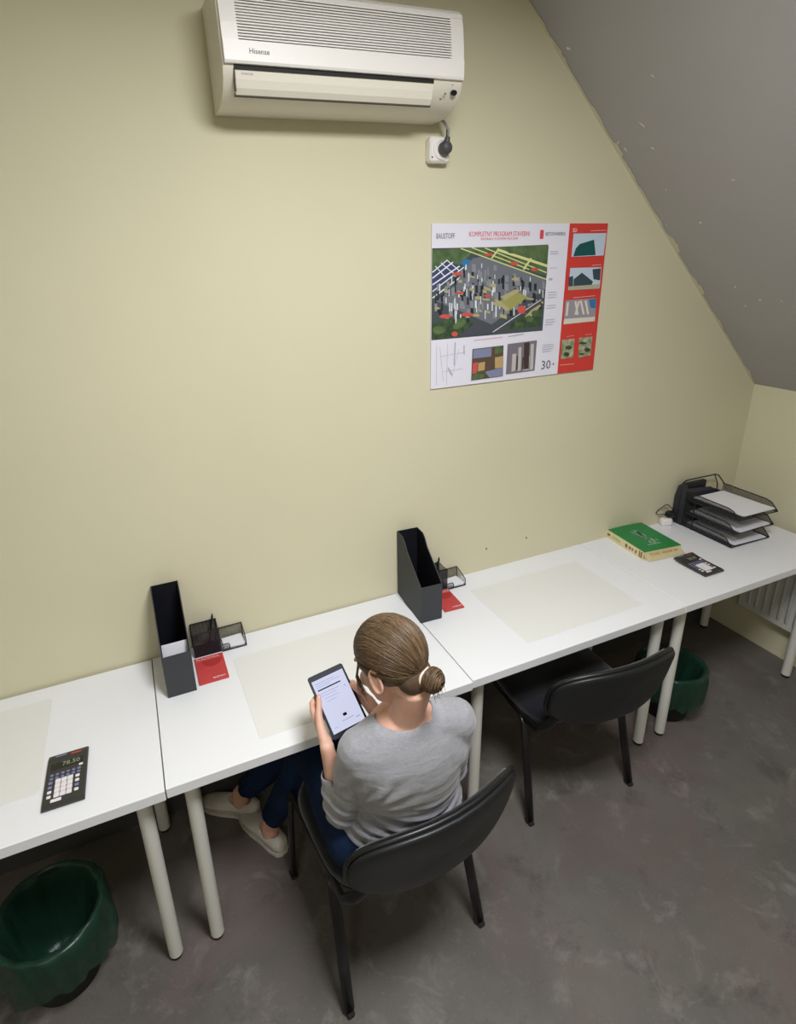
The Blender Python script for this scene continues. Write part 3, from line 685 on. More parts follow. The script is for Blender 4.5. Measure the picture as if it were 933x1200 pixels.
# ------------------------------------------------------------------ letter trays
def letter_tray():
    t = empty('letter_tray', (2.595, -.355, .7405), R(-1.5), 'three-tier black mesh letter tray with papers in the corner', 'letter tray', None)
    W, D = .262, .285      # tray y: 0 (front) .. D (rear)
    ZT = (.006, .078, .150)
    for k, z0 in enumerate(ZT):
        y0 = -.006*k; h = .042; hr = .050
        tr_ = MB()
        tr_.add([(0, y0, z0), (W, y0, z0), (W, D, z0), (0, D, z0)], [(0, 1, 2, 3)])
        for X in (0, W):
            tr_.add([(X, y0, z0), (X, D, z0), (X, D, z0+h), (X, .06+y0, z0+h), (X, .035+y0, z0+h*.82), (X, y0, z0+.006)], [(0, 1, 2, 3, 4, 5)])
        tr_.build('tray', MESHD, t)
        wf = MB()
        wf.tube([(0, D, z0), (0, y0, z0), (W, y0, z0), (W, D, z0)], .0032, 6)
        for X in (0, W): wf.tube([(X, y0, z0+.002), (X, .035+y0, z0+h*.82), (X, .065+y0, z0+h), (X, D, z0+h)], .0026, 6)
        wf.build('tray_frame', BLK, t)
    # rear file compartment: solid sheet sides, arched wire
    bk = MB()
    def side(X):
        P = [(D-.002, 0), (D+.062, 0), (D+.062, .15), (D+.050, .205), (D+.030, .225), (D-.002, .225)]
        bk.add([(X, a, b) for a, b in P], [tuple(range(6))])
    side(0)
    bk.add([(W, D-.002, 0), (W, D+.062, 0), (W, D+.062, .13), (W, D-.002, .15)], [(0, 1, 2, 3)])
    bk.add([(0, D, 0), (W, D, 0), (W, D, .15), (.16, D, .19), (0, D, .205)], [(0, 1, 2, 3, 4)])
    bk.add([(0, D+.062, 0), (W, D+.062, 0), (W, D+.062, .15), (0, D+.062, .15)], [(0, 1, 2, 3)])
    o = bk.build('rear_holder', mat('charcoal_sheet_steel', (44, 46, 52), .5), t)
    md = o.modifiers.new('sol', 'SOLIDIFY'); md.thickness = .002
    MB().box((.085, D+.03, .125), (.15, .02, .19)).build('divider', mat('dark_divider', (36, 34, 42), .6), t)
    wf = MB()
    z = .236
    wf.tube([(0, D+.03, .0), (0, D+.03, .20), (.01, D+.03, z-.006), (.03, D+.03, z), (W-.03, D+.03, z), (W-.012, D+.025, z-.006), (W, D-.005, .192), (W, D-.03, .17)], .0035, 8)
    wf.tube([(W-.035, D+.03, z), (W-.045, D, .20), (W-.045, D-.005, .15)], .003, 8)
    wf.build('arch_wire', BLK, t)
    for y in (D-.06,):
        for X in (0, W): MB().tube([(X, y, 0), (X, y, ZT[2])], .003, 6).build('post', BLK, t)
    for k, z0 in enumerate(ZT):
        p = MB()
        for i in range(4):
            c = Matrix.Rotation(R((.5, -1, 1.5, 0)[i]*(1+k*.3)), 3, 'Z')
            p.box((0, 0, .002+i*.0012), (.212, .272, .0011), mat=c)
        o = p.build('paper_stack', PAPER); o.location = V((2.595, -.355, .7405))+Matrix.Rotation(R(-1.5), 3, 'Z') @ V((.132, .137-.006*k, ZT[k]+.003+(.008 if k == 2 else 0)))
        o.rotation_euler = (R(-2.0) if k == 2 else 0, 0, R((-3, 0, -2)[k]))
        tag(o, ('white papers in the bottom letter tray', 'white papers in the middle letter tray', 'white papers in the top letter tray')[k], 'papers', 'papers in the letter trays')
letter_tray()
# small white adapter with black plug and looped cord by the wall
t = empty('power_adapter', (2.545, -.035, .7405), R(-20), 'white adapter with black plug and wire loop between catalogue and letter tray', 'adapter')
MB().box((-.01, -.0, .020), (.058, .040, .040), bev=.008).build('adapter_body', PLW, t, smooth=True, angle=40)
MB().box((.012, .004, .058), (.050, .034, .036), bev=.009).build('black_plug', BLK, t, smooth=True, angle=40)
MB().tube([(.005, .0, .062), (-.05, .004, .058), (-.066, .006, .066), (-.060, .006, .082), (-.02, .006, .112), (-.010, .006, .112), (.025, .006, .082), (.03, .004, .066)], .0022, 6).build('wire', BLK, t, smooth=True)

# ------------------------------------------------------------------ radiator
t = empty('radiator', (XR, -.20, .22), 0, 'white panel radiator on the right wall under the corner desk', 'radiator')
MB().box((-.065, -.55, .22), (.030, 1.1, .44), bev=.006).build('panel', RADW, t, smooth=True, angle=40)
for i in range(26):
    y = -.06-i*.04
    f_ = MB(); f_.box((-.084, y, .22), (.012, .018, .36), bev=.0055); f_.build('fin', RADW, t, smooth=True, angle=50)
for y in (-.1, -1.0): MB().box((-.026, y, .30), (.052, .03, .05)).build('bracket', RADW, t)

# ------------------------------------------------------------------ waste bins
def bin_(x, y, label, seed, s=1.0):
    t = empty('waste_bin', (x, y, 0), 0, label, 'waste bin', 'black bins with green liners under the desks')
    n = 72
    def circ(r, z): return [V((cos(2*pi*k/n)*r, sin(2*pi*k/n)*r, z)) for k in range(n)]
    MB().loft([circ(a*s, b*s) for a, b in ((.10, 0), (.105, .004), (.143, .285), (.148, .29), (.140, .287), (.100, .012))]).build('bucket', RUB, t, smooth=True, angle=50)
    rnd = random.Random(seed); ph = [rnd.random()*6 for _ in range(8)]
    def wav(k, amp, m): 
        a = 2*pi*k/n; return amp*(sin(3*a+ph[m])+.6*sin(7*a+ph[m+1])+.7*sin(13*a+ph[(m+2) % 8])+.9*abs(sin(9.5*a+ph[m]*2))**5+.75*rnd.uniform(-1, 1))
    prof = [(.070, .03, 0), (.092, .08, .003), (.108, .15, .004), (.122, .23, .004), (.133, .28, .003), (.142, .298, .003), (.156, .300, .003), (.164, .288, .004), (.168, .25, .005), (.168, .20, .006), (.165, .155, .007), (.163, .125, .008)]
    rings = []
    for j, (r, z, am) in enumerate(prof):
        ring = []
        for k in range(n):
            a = 2*pi*k/n; q = wav(k, am, j % 6)
            zz = z+(wav(k, .008, 2) if j == len(prof)-1 else 0)+.003*sin(2*a+ph[0])
            ring.append(V((cos(a)*(r+q)*s, sin(a)*(r+q)*s, zz*s)))
        rings.append(ring)
    lb = MB(); lb.loft(rings, cap=False)
    lb.f.append(tuple(range(n-1, -1, -1)))
    o = lb.build('bin_liner', GBAG, t, smooth=True)
    sb = o.modifiers.new('s', 'SUBSURF'); sb.levels = 1; sb.render_levels = 1
    return t
bin_(-.385, -.445, 'green-lined black waste bin under the left desk, near the front', 1, .96)
bin_(2.215, -.43, 'green-lined black waste bin under the corner desk by the empty chair', 5, .92)

# ------------------------------------------------------------------ chairs
def rsq(w_, h_, n=40, e=3.2):
    out = []
    for k in range(n):
        a = 2*pi*k/n; c, s_ = cos(a), sin(a)
        out.append((math.copysign(abs(c)**(2/e), c)*w_/2, math.copysign(abs(s_)**(2/e), s_)*h_/2))
    return out
def chair(x, y, rz, label):
    t = empty('office_chair', (x, y, 0), rz, label, 'chair', 'black stacking chairs at the desks')
    o = rsq(.47, .43, 40, 4)
    st = MB(); st.loft([[V((a*k, b*k+.0, z)) for a, b in o] for k, z in ((.90, .432), (.985, .437), (1.0, .452), (.985, .468), (.93, .478), (.6, .481))])
    st.build('seat', FAB, t, smooth=True)
    sh = MB(); sh.loft([[V((a*k, b*k, z)) for a, b in o] for k, z in ((.8, .418), (.97, .424), (1.0, .438), (.9, .44))]); sh.build('seat_shell', BLK2, t, smooth=True)
    # backrest: curved plate, cushion in front, moulded shell behind
    def plate(mb, W, Hh, y0, y1, crown, k_in=1.0):
        rings = []
        ol = rsq(W, Hh, 56, 3.0)
        layers = [(0.0, 0, 1), (.5, 0, 1), (.85, 0, 1), (.97, .15, 1), (1.0, .5, 1), (.97, .85, 1), (.85, 1, 1), (.5, 1, 1), (0.0, 1, 1)]
        for k, q, _ in layers:
            r_ = []
            for a, b in ol:
                X = a*max(k, .001); Z = b*max(k, .001)
                cv_ = .062*(X/(.26))**2; X += .038       # ends wrap forward
                yy = y0+(y1-y0)*q+(crown*(1-k*k)*(1 if q > .5 else 0))
                r_.append(V((X, yy+cv_-.20*Z, .620+Z)))
            rings.append(r_)
        mb.loft(rings)
    b1 = MB(); plate(b1, .530, .238, -.324, -.290, .004); b1.build('backrest', FAB, t, smooth=True)
    b2 = MB(); plate(b2, .550, .256, -.340, -.318, 0); 
    bo = b2.build('backrest_shell', BLK2, t, smooth=True)
    rim = MB(); ol = rsq(.545, .250, 64, 3.0)
    rim.tube([(a+.038, -.316+.062*(a/.26)**2-.20*b, .620+b) for a, b in ol], .0085, 8, closed=True); rim.build('backrest_rim', BLK, bo, smooth=True)
    for sx in (-1, 1):
        MB().tube([(sx*.242, -.225, .012), (sx*.232, -.165, .24), (sx*.226, -.125, .40), (sx*.225, -.10, .425)], .0175, 12, flat=.58, up=V((0, 1, 0))).build('leg', TUBE, t, smooth=True)
        MB().tube([(sx*.238, .232, .012), (sx*.232, .222, .25), (sx*.228, .212, .385), (sx*.226, .195, .412), (sx*.225, .16, .422), (sx*.225, -.12, .422), (sx*.228, -.20, .44), (sx*.222+.01, -.238, .49), (sx*.205+.025, -.262, .55), (sx*.19+.035, -.280, .60)], .0175, 12, flat=.58, up=V((1, 0, 0))).build('leg', TUBE, t, smooth=True, label='front leg tube that runs back to carry the backrest')
        for yy in (-.225, .232): MB().box((sx*(.242 if yy < 0 else .238), yy, .007), (.024, .036, .014), bev=.004).build('foot_cap', RUB, t)
        MB().box((sx*.19+.035, -.282, .60), (.030, .020, .075), bev=.005).build('back_bracket', BLK, t)
    for yy in (-.10, .15): MB().tube([(-.225, yy, .416), (.225, yy, .416)], .010, 8).build('cross_tube', TUBE, t)
    return t
chair(.606, -.668, R(5.5), 'black stacking chair the woman sits on')
chair(1.500, -.438, R(-3.4), 'empty black stacking chair pushed under the third desk')
#PERSON
# ------------------------------------------------------------------ tablet and the person holding it
T0 = V((.482, -.683, .9214))
tuy = V((-.13, .81, .57)).normalized(); tux = V((.99, .09, .09)); tux = (tux-tuy*tux.dot(tuy)).normalized(); tn = tux.cross(tuy)
TM = Matrix((tux, tuy, tn)).transposed()
def T(u, v, w_=0): return T0+tux*u+tuy*v+tn*w_
def tablet():
    t = empty('tablet', T0, 0, 'dark tablet showing a white document, held in the woman\'s hands', 'tablet')
    t.rotation_euler = TM.to_euler()
    o = []; r = .007; w_, h_ = .110, .181
    for sx, sy, a0 in ((1, 1, 0), (-1, 1, 90), (-1, -1, 180), (1, -1, 270)):
        for q in range(6): a = R(a0+q*18); o.append((sx*(w_/2-r)+r*cos(a), sy*(h_/2-r)+r*sin(a)))
    MB().loft([[V((a*k, b*k, z)) for a, b in o] for k, z in ((.965, -.0045), (.99, -.0035), (1, -.001), (1, .0005), (.99, .0016), (.975, .0018))]).build('tablet_body', TABB, t, smooth=True, angle=40)
    sw, sh = .097, .151
    MB().box((0, -.001, .0019), (sw, sh, .0006)).build('screen', SCR, t)
    bar = MB(); bar.box((-.006, .045, .0024), (.070, .0034, .0003)); bar.build('screen_heading_bar', INKS, t)
    for u, v, l, hh in ((-.012, .064, .062, .0012), (-.004, .058, .074, .0010), (-.02, .053, .04, .0010), (-.012, .034, .056, .0011), (-.016, .027, .050, .0009), (-.010, .018, .044, .0009), (-.014, .009, .030, .0009), (.006, -.055, .036, .0011), (.034, -.061, .012, .0016), (.036, .030, .006, .0018), (-.034, -.063, .012, .0009)):
        MB().box((u, v, .0023), (l, hh, .0002)).build('screen_line', INKSL, t)
    bl = MB().box((.002, -.041, .0023), (.011, .0075, .0002)).build('screen_mark', INKS, t)
tablet()

def person():
    root = empty('person', (.62, -.80, 0), 0, 'seated woman in grey top and navy jeans reading a tablet', 'person')
    IN = V((-.62, .80, 0))
    def put(o):
        o.parent = root; o.location = IN; return o
    Hc = V((.570, -.853, 1.152)); yw, pt = R(28), R(24)
    Fh = V((-sin(yw)*cos(pt), cos(yw)*cos(pt), -sin(pt))); Rh = V((cos(yw), sin(yw), 0)); Uh = Rh.cross(Fh)
    HM = Matrix((Rh, Fh, Uh)).transposed()
    def h(x, y, z): return Hc+Rh*x+Fh*y+Uh*z
    # ---- key joints
    Ls, Rs = V((.472, -.872, .925)), V((.738, -.890, .930))
    Le, Re = V((.438, -.810, .668)), V((.762, -.828, .690))
    Lw, Rw = V((.414, -.778, .868)), V((.600, -.755, .872))
    Lh, Rhp = V((.482, -.795, .552)), V((.690, -.780, .552))
    Lk, Rk = V((.448, -.455, .560)), V((.500, -.375, .545))
    La, Ra = V((.305, -.300, .095)), V((.228, -.125, .095))
    def ell(c, rx, ry, z, n=32, dz=0): 
        return [V((c[0]+cos(2*pi*k/n)*rx, c[1]+sin(2*pi*k/n)*ry, z+dz*sin(2*pi*k/n))) for k in range(n)]
    torso = [(.605, -.800, .487, .10, .08), (.605, -.805, .50, .155, .115), (.605, -.815, .54, .182, .128), (.608, -.825, .60, .176, .118), (.610, -.840, .66, .155, .104), (.617, -.852, .71, .143, .096), (.611, -.862, .77, .150, .100), (.604, -.870, .84, .166, .104), (.599, -.874, .90, .172, .098), (.597, -.876, .94, .165, .082), (.596, -.879, .965, .135, .068), (.595, -.882, .985, .09, .058), (.594, -.884, 1.0, .05, .045)]
    def torso_mesh(mb, inf=0, lo=0):
        mb.loft([ell((x, y), max(a+inf, .01), max(b+inf, .01), z+(inf if i > 8 else 0), dz=0) for i, (x, y, z, a, b) in enumerate(torso) if z >= lo])
        # trapezius / shoulders
        for s_, q in ((Ls, -1), (Rs, 1)):
            mb.tube([V((.595, -.890, .972)), V((.595, -.890, .972)).lerp(s_, .55)+V((0, 0, .006)), s_], [.040+inf, .052+inf, .050+inf], 16, round_end=True)
        mb.sph((.702, -.888, .858), (.066+inf, .062+inf, .085+inf)); mb.sph((.510, -.880, .872), (.055+inf, .058+inf, .07+inf))
        # shoulder blades
        for q in (-1, 1): mb.sph((.600+q*.075, -.925, .87), (.055+inf, .036+inf, .075+inf))
    def arm(mb, a, b, c, inf=0, upto=1.0, tips=True):
        mid = a.lerp(b, .35); rr = [.050, .047, .041, .038]
        mb.tube([a, mid, a.lerp(b, .75), b], [r_+inf for r_ in rr], 16, round_end=True)
        e = b.lerp(c, upto)
        rw = .037+(.0225-.037)*upto
        mb.tube([b, b.lerp(e, .35), b.lerp(e, .7), e], [.0385+inf, .0395+inf-.002*upto, (.0385*.4+rw*.6)+inf, rw+inf*.6], 16, round_end=(upto == 1))
    # ---------------- skin body (one continuous surface)
    B = MB()
    torso_mesh(B, -.008)
    arm(B, Ls, Le, Lw, -.006); arm(B, Rs, Re, Rw, -.006)
    B.tube([V((.595, -.890, .965)), V((.592, -.893, 1.01)), h(.0, -.045, -.075), h(0, -.02, -.03)], [.058, .045, .045, .052], 20, round_end=True)
    for q_, s_ in ((Ls, -1), (Rs, 1)):
        B.tube([V((.594, -.892, .985)), V((.594, -.892, .985)).lerp(q_, .45)+V((0, 0, .0)), q_], [.048, .046, .046], 16, round_end=True)
    B.sph(V((.590, -.850, .960)), (.085, .055, .05))
    B.sph(h(0, -.008, .022), (.071, .088, .082), HM, 28, 18)
    B.sph(h(0, .030, -.030), (.060, .056, .080), HM, 24, 16)
    B.sph(h(0, .052, -.083), (.036, .034, .028), HM)
    B.tube([h(0, .080, .012), h(0, .092, -.018), h(0, .099, -.034)], [.007, .009, .011], 10, round_end=True)
    for q in (-1, 1):
        B.tube([h(q*.010, .088, .020), h(q*.038, .080, .020)], [.008, .006], 8, round_end=True)
        B.sph(h(q*.034, .066, -.030), (.020, .018, .022), HM)
        # ears
        e0 = h(q*.071, -.006, -.012)
        loop = [e0+Uh*(.030*sin(a))+(-Fh*.5+Rh*q*.6)*(.010+.004*cos(a))+Fh*(.016*cos(a)) for a in [R(x) for x in range(0, 360, 30)]]
        B.tube(loop, .0048, 8, closed=True)
        B.sph(e0+Rh*q*.003, (.005, .015, .027), HM)
        B.sph(e0-Uh*.029+Fh*.004+Rh*q*.004, .0075)
    B.sph(h(0, .088, -.060), (.020, .009, .009), HM)
    # legs under the jeans, bare ankles, feet
    for hp, kn, an in ((Lh, Lk, La), (Rhp, Rk, Ra)):
        B.tube([hp, hp.lerp(kn, .5), kn], [.068, .064, .048], 16, round_end=True)
        B.tube([kn, kn.lerp(an, .3)+V((0, -.0, 0)), kn.lerp(an, .75), an, an+V((0, 0, -.04))], [.048, .050, .036, .031, .034], 16, round_end=True)
    ft = ((La, V((-.42, .90, 0)).normalized()), (Ra, V((-.80, .60, 0)).normalized()))
    for an, d in ft:
        b0 = V((an.x, an.y, 0))
        B.tube([b0-d*.03+V((0, 0, .035)), b0+d*.05+V((0, 0, .04)), b0+d*.12+V((0, 0, .024)), b0+d*.165+V((0, 0, .020))], [.026, .032, .026, .018], 12, flat=.8, round_end=True)
    # hands
    def finger(pts, rs): B.tube(pts, rs, 10, round_end=True)
    # left hand: palm beside the left edge, fingers behind, thumb along the front bezel
    for v0, v1, k in ((-.052, -.058, 0), (-.036, -.040, 1), (-.018, -.020, 2), (-.002, .000, 3)):
        kn = T(-.071, v1+.008, -.012); B.tube([Lw.lerp(T(-.072, -.09, -.004), .25), T(-.075+.001*k, -.075+.006*k, -.010), kn], [.0195, .0150, .0105], 10, round_end=True)
    for q, (v0, l) in enumerate(((-.046, .030), (-.028, .040), (-.010, .044), (.008, .040))):
        a = T(-.070, v0, -.014); b = T(-.069+.004, v0+.020, -.021); c = T(-.046, v0+.030, -.0175); d = T(-.058+l*.85, v0+.034, -.0145)
        finger([a, b, c, d], [.0098, .0088, .0078, .0066])
    finger([T(-.078, -.072, .006), T(-.074, -.040, .010), T(-.066, -.012, .0115), T(-.054, .012, .0105), T(-.0475, .030, .0095)], [.0145, .0125, .0100, .0088, .0072])
    # right hand
    for v1, k in ((-.058, 0), (-.040, 1), (-.020, 2), (.000, 3)):
        kn = T(.073, v1+.010, -.012); B.tube([Rw.lerp(T(.082, -.08, -.004), .30), T(.080, -.068+.006*k, -.010), kn], [.0195, .0155, .0108], 10, round_end=True)
    for q, (v0, l) in enumerate(((-.044, .030), (-.026, .040), (-.008, .044), (.010, .040))):
        a = T(.072, v0, -.014); b = T(.066, v0+.020, -.021); c = T(.046, v0+.030, -.0175); d = T(.058-l*.85, v0+.034, -.0145)
        finger([a, b, c, d], [.0098, .0088, .0078, .0066])
    finger([T(.086, -.066, .004), T(.080, -.038, .009), T(.070, -.014, .0115), T(.059, .006, .0105), T(.0525, .022, .0095)], [.0150, .0125, .0100, .0088, .0072])
    put(remesh(B, 'body', SKIN, root, .0030, 5))
    # nails
    for s_ in (-1, 1):
        nl = MB(); c = T(s_*(.0478 if s_ < 0 else .0525), .027 if s_ < 0 else .019, .0155); nl.sph(c, (.0045, .0065, .0015), TM, 10, 6)
        put(nl.build('thumbnail', mat('nail_pink', (226, 170, 160), .3), root, smooth=True))
    # face: eyes, brows, lips
    for q in (-1, 1):
        put(MB().sph(h(q*.029, .066, -.004), (.013, .011, .0085), HM).build('eye', mat('eye_white', (226, 222, 216), .2), root, smooth=True))
        put(MB().sph(h(q*.029, .0690, -.001), (.0145, .0100, .0065), HM).build('eyelid', SKIN, root, smooth=True))
        put(MB().tube([h(q*.014, .0840, .020), h(q*.030, .0790, .024), h(q*.042, .070, .020)], [.0025, .0028, .0012], 8, round_end=True).build('eyebrow', mat('brow_brown', (92, 66, 46), .8), root, smooth=True))
    lp = MB(); lp.tube([h(-.020, .090, -.060), h(0, .0985, -.057), h(.020, .090, -.060)], [.002, .0045, .002], 8, round_end=True); lp.tube([h(-.019, .089, -.063), h(0, .097, -.0655), h(.019, .089, -.063)], [.002, .005, .002], 8, round_end=True)
    put(lp.build('lips', mat('lips', (190, 110, 106), .4), root, smooth=True))
    # ---------------- top
    Tm = MB(); torso_mesh(Tm, .004, .545)
    Tm.loft([ell((.616, -.818), .172, .134, .545), ell((.615, -.824), .172, .130, .60), ell((.610, -.840), .168, .114, .66)])
    arm(Tm, Ls, Le, Lw, .006, .68); arm(Tm, Rs, Re, Rw, .006, .68)
    rnd = random.Random(4)
    fold = [(rnd.uniform(0, 6.28), rnd.uniform(.7, 1.2)) for _ in range(6)]
    def wrinkle(p, n):
        d = 0
        wst = math.exp(-((p.z-.67)/.075)**2)
        dx = p.x-.615
        # drapes that sag across the back towards the waist
        zz_ = p.z-.35*(dx*dx)/.03*.10+.12*dx
        d += wst*(.0050*sin(zz_*150+2.2*sin(dx*11+1))+.0030*sin(zz_*260+3*sin(dx*17)))
        # pull lines fanning out from the left armpit
        q = p-V((.475, -.93, .78)); rr = math.hypot(q.x, q.z)
        if q.x > -.01 and p.x < .68: d += .0038*math.exp(-((rr-.05)/.07)**2)*sin(math.atan2(q.z, q.x+.02)*13)
        # elbow creases
        for e in (Le, Re):
            r_ = (p-e).length
            if r_ < .09: d += .0016*sin(p.z*150+p.y*90)*(1-r_/.09)
        for s_ in (Ls, Rs):
            r_ = (p-s_-V((0, -.02, -.07))).length
            if r_ < .10: d += .0016*sin(p.x*170-p.z*90)*(1-r_/.10)
        return p+n*d
    nb = V((.593, -.868, 1.028))
    c1 = Le.lerp(Lw, .62); d1 = (Lw-Le).normalized(); c2 = Re.lerp(Rw, .62); d2 = (Rw-Re).normalized()
    def cutf(c):
        q = c-nb
        if (q.x/.082)**2+(q.y/.078)**2+(q.z/.062)**2 < 1: return True
        if c.z < .552: return True
        if (c-c1).length < .06 and (c-c1).dot(d1) > 0: return True
        if (c-c2).length < .06 and (c-c2).dot(d2) > 0: return True
        return False
    sh = put(remesh(Tm, 'long_sleeved_top', SHIRT, root, .0045, 5, wrinkle, cut=cutf))
    md = sh.modifiers.new('s', 'SOLIDIFY'); md.thickness = .0022; md.offset = 0
    # neckband
    # ---------------- jeans
    J = MB()
    J.loft([ell((.605, -.80), .12, .10, .484), ell((.598, -.805), .180, .125, .497), ell((.598, -.812), .198, .132, .54), ell((.602, -.820), .182, .124, .60), ell((.608, -.828), .165, .105, .625)])
    for hp, kn, an, q in ((Lh, Lk, La, -1), (Rhp, Rk, Ra, 1)):
        J.tube([hp+V((q*.012, -.01, -.002)), hp.lerp(kn, .3)+V((q*.006, 0, .003)), hp.lerp(kn, .65), kn], [.086, .085, .073, .059], 18, round_end=True)
        e = kn.lerp(an, .90)
        J.tube([kn, kn.lerp(e, .25)+(0, -.004, 0) if False else kn.lerp(e, .25), kn.lerp(e, .6), e], [.059, .057, .050, .043], 18)
    def jw(p, n):
        d = 0
        for k_ in (Lk, Rk):
            r_ = (p-k_).length
            if r_ < .13: d += .003*sin(p.z*150+p.y*60)*(1-r_/.13)
        for k_ in (Lh, Rhp):
            r_ = (p-k_-V((0, .10, 0))).length
            if r_ < .14: d += .0032*sin(p.y*130-p.x*60)*(1-r_/.14)
        for k_ in (La, Ra):
            if p.z < .24: d += .0012*sin(p.z*230+p.x*50)
        return p+n*d
    put(remesh(J, 'jeans', JEAN, root, .005, 5, jw))
    seam = MB(); seam.tube([Lh+V((-.094, -.05, .03)), Lh.lerp(Lk, .3)+V((-.072, 0, .03)), Lh.lerp(Lk, .7)+V((-.062, 0, .02))], .0016, 6)
    # ---------------- shoes
    for an, d in ft:
        b0 = V((an.x, an.y, 0)); sd_ = V((-d.y, d.x, 0))
        def ring(s_, w_, z0, z1, n=20, sh_=0): 
            return [b0+d*s_+sd_*(cos(2*pi*k/n)*w_+sh_)+V((0, 0, (z0+z1)/2+sin(2*pi*k/n)*(z1-z0)/2)) for k in range(n)]
        sh_ = MB(); sh_.loft([ring(-.075, .010, .012, .050), ring(-.070, .024, .010, .062), ring(-.050, .033, .010, .068), ring(-.01, .035, .010, .066), ring(.04, .037, .010, .070), ring(.09, .041, .010, .055), ring(.13, .038, .010, .042), ring(.165, .028, .010, .034), ring(.182, .010, .012, .026)])
        r1 = V((an.x, an.y, .085))
        def cutshoe(c, an=an, d=d, b0=b0, sd_=sd_):
            q = c-b0; a = q.dot(d)-.005; b_ = q.dot(sd_)
            return (a/.050)**2+(b_/.027)**2 < 1 and c.z > .035
        so = put(remesh(sh_, 'shoe', SHOE, root, .004, 3, cut=cutshoe))
        md = so.modifiers.new('s', 'SOLIDIFY'); md.thickness = .003; md.offset = -.5
        sl = MB(); ol = []
        for s_, w_ in ((-.078, .012), (-.066, .028), (-.03, .036), (.02, .036), (.08, .042), (.13, .041), (.165, .032), (.186, .012)): ol.append((s_, w_))
        pts = [(a, b) for a, b in ol]+[(a, -b) for a, b in ol[::-1]]
        sl.loft([[b0+d*a+sd_*b+V((0, 0, z)) for a, b in pts] for z in (0, .014)])
        so2 = put(sl.build('shoe_sole', SHOE, root))
    # ---------------- hair
    rnd = random.Random(11)
    cap_c = h(0, -.012, .026); cr = V((.0775, .0965, .0890))
    bunc = h(.002, -.112, -.050); bund = V((0, -.095, -.052))
    K = MB(); K.sph(cap_c, cr, HM, 40, 26); K.sph(h(0, -.062, -.038), (.052, .038, .045), HM); K.sph(bunc, (.027, .024, .025), HM)
    def cuth(c):
        q = c-Hc; y = q.dot(Fh); z = q.dot(Uh); x = abs(q.dot(Rh))
        if (c-bunc).length < .04: return False
        return y > .076 and z < .062 or (y > .030 and z < -.012) or (y > -.012 and z < -.018) or z < -.084
    put(remesh(K, 'hair', mat('brown_hair_base', (80, 62, 46), .5), root, .0035, 3, cut=cuth))
    ho = root.children[-1]
    def onskull(d, lift=0): 
        d = d.normalized(); return cap_c+HM @ V((d.x*(cr.x+lift), d.y*(cr.y+lift), d.z*(cr.z+lift)))
    St = MB()
    B_ = V((0, -.86, -.72)).normalized()
    def strand(s0, mid, lift, r_=.0011, n=11, tail=True):
        pts = []
        bj = (B_+V((rnd.gauss(0, .07), 0, rnd.gauss(0, .07)))).normalized()
        for i in range(n+1):
            t_ = i/n; d = s0*(1-t_)**2+mid*(2*t_*(1-t_))*1.15+bj*t_**2
            pts.append(onskull(d, lift*(.6+.4*sin(t_*pi))))
        St.tube(pts, [r_*.5]+[r_]*(n-1)+[r_*.8], 4, flat=.6, cap=False)
    for i in range(1150):
        a = rnd.uniform(-1, 1); az = a*1.98       # around the hairline, 0 = forehead centre
        el = .50-.66*abs(a)**1.1+rnd.gauss(0, .03)
        s0 = V((sin(az)*cos(el), cos(az)*cos(el), sin(el))).normalized()
        sx_ = a+rnd.gauss(0, .08)
        mid = V((max(-1, min(1, sx_*1.25))*1.0, -.05, max(.06, 1.0-abs(sx_)*1.15))).normalized()
        strand(s0, mid, rnd.uniform(.0005, .0035), rnd.uniform(.0008, .0015))
    for i in range(420):                            # upper layer starting on the crown, so the top is covered
        a = rnd.uniform(-1, 1); s0 = V((a*.9, rnd.uniform(-.1, .75), 1-abs(a)*.7)).normalized()
        strand(s0, V((a*1.1, -.75, .45-abs(a)*.4)).normalized(), rnd.uniform(.001, .004), rnd.uniform(.0008, .0014))
    for i in range(420):                            # sides, drawn back over the tops of the ears
        q = rnd.choice((-1, 1)); u = rnd.random()
        s0 = V((q*.95, .62-.75*u, .05-.32*u+rnd.gauss(0, .03))).normalized()
        strand(s0, V((q*.98, -.35, -.16-.15*u)).normalized(), rnd.uniform(.001, .0045), rnd.uniform(.0008, .0014), 9)
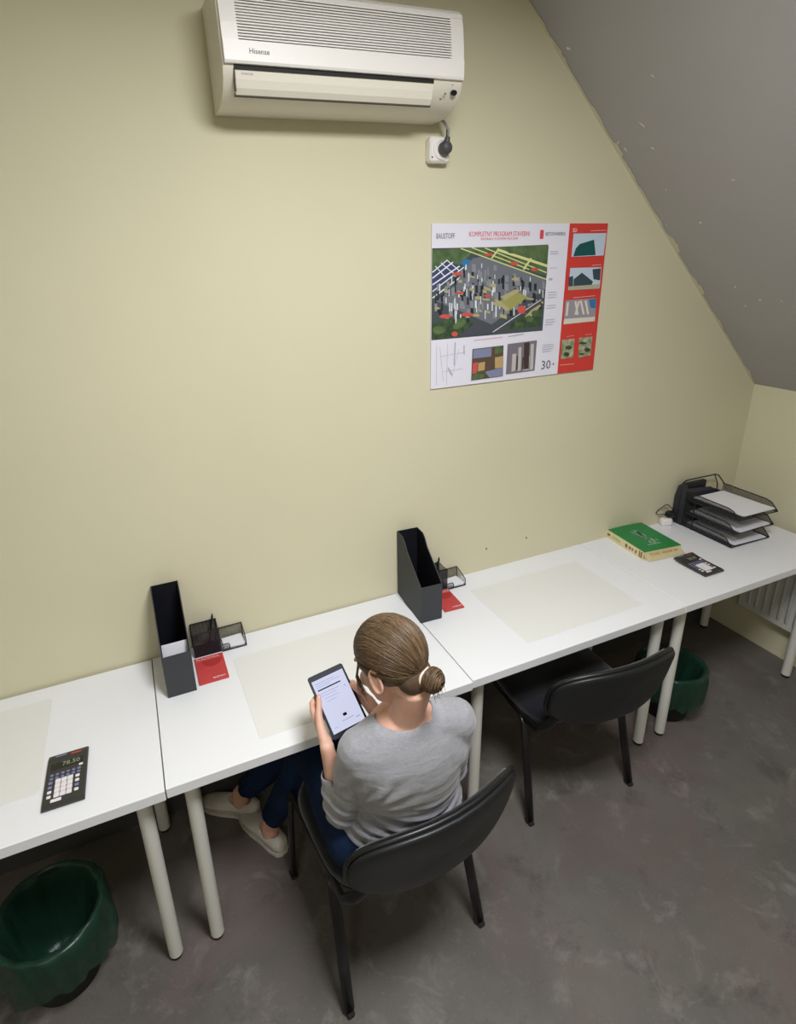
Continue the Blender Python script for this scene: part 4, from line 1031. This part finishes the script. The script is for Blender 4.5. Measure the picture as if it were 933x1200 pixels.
    for i in range(260):                            # nape, swept up to the bun
        a = rnd.uniform(-1, 1); s0 = V((a*.85, -.36-.25*(1-abs(a)), -.82)).normalized()
        strand(s0, V((a*.5, -.8, -.62)).normalized(), rnd.uniform(.0, .003), rnd.uniform(.0008, .0013), 8)
    # bun: strands wound round its axis
    ax = (bunc-h(0, -.05, -.02)).normalized(); e1 = ax.cross(Uh).normalized(); e2 = ax.cross(e1)
    for i in range(240):
        ph = rnd.uniform(0, 6.28); tilt = rnd.uniform(-1.15, 1.25); pts = []; L_ = rnd.uniform(1.5, 3.6); dr = rnd.uniform(-.35, .35); rr = rnd.uniform(.0, .0035)
        for k in range(13):
            a = ph+L_*k/12; tt = tilt+dr*k/12; rad = V((.0275+rr, .0275+rr, .0250+rr))
            pts.append(bunc+(e1*cos(a)+e2*sin(a))*cos(tt)*rad.x+ax*sin(tt)*rad.z)
        St.tube(pts, rnd.uniform(.0009, .0015), 4, flat=.7, cap=False)
    for i in range(16):                              # stray ends under the bun
        s0 = bunc-Uh*.024+e1*rnd.uniform(-.02, .02)+ax*rnd.uniform(-.012, .016); p1 = s0-V((0, 0, rnd.uniform(.014, .028)))+V((rnd.gauss(0, .009), rnd.gauss(0, .006), 0))
        St.tube([s0+V((0, 0, .01)), s0, p1], [.0008, .0007, .0003], 4)
    for i in range(26):                              # wisps hanging in front of the left ear
        s0 = onskull(V((-.86, .50+rnd.gauss(0, .04), .0)), .002); z = rnd.uniform(.07, .12)
        pts = [onskull(V((-.75, .45, .5)), .003), s0, s0+V((-.004+rnd.gauss(0, .002), .004, -z*.35)), s0+V((.003+rnd.gauss(0, .003), .004+rnd.gauss(0, .003), -z*.7)), s0+V((.016+rnd.gauss(0, .004), .002+rnd.gauss(0, .003), -z))]
        St.tube(pts, [.0010, .0010, .0008, .0006, .0003], 4)
    so = St.build('hair_strands', HAIR, root, smooth=True, kind='stuff'); put(so)
    so.parent = ho; so.location = (0, 0, 0)
    tie = MB(); cc = h(.001, -.094, -.043); 
    tie.tube([cc+(e1*cos(a)+e2*sin(a))*.0215+ax*.002*sin(3*a) for a in [R(x) for x in range(0, 360, 20)]], .0048, 8, closed=True)
    put(tie.build('hair_tie', BONE, root, smooth=True, label='cream hair tie'))
person()
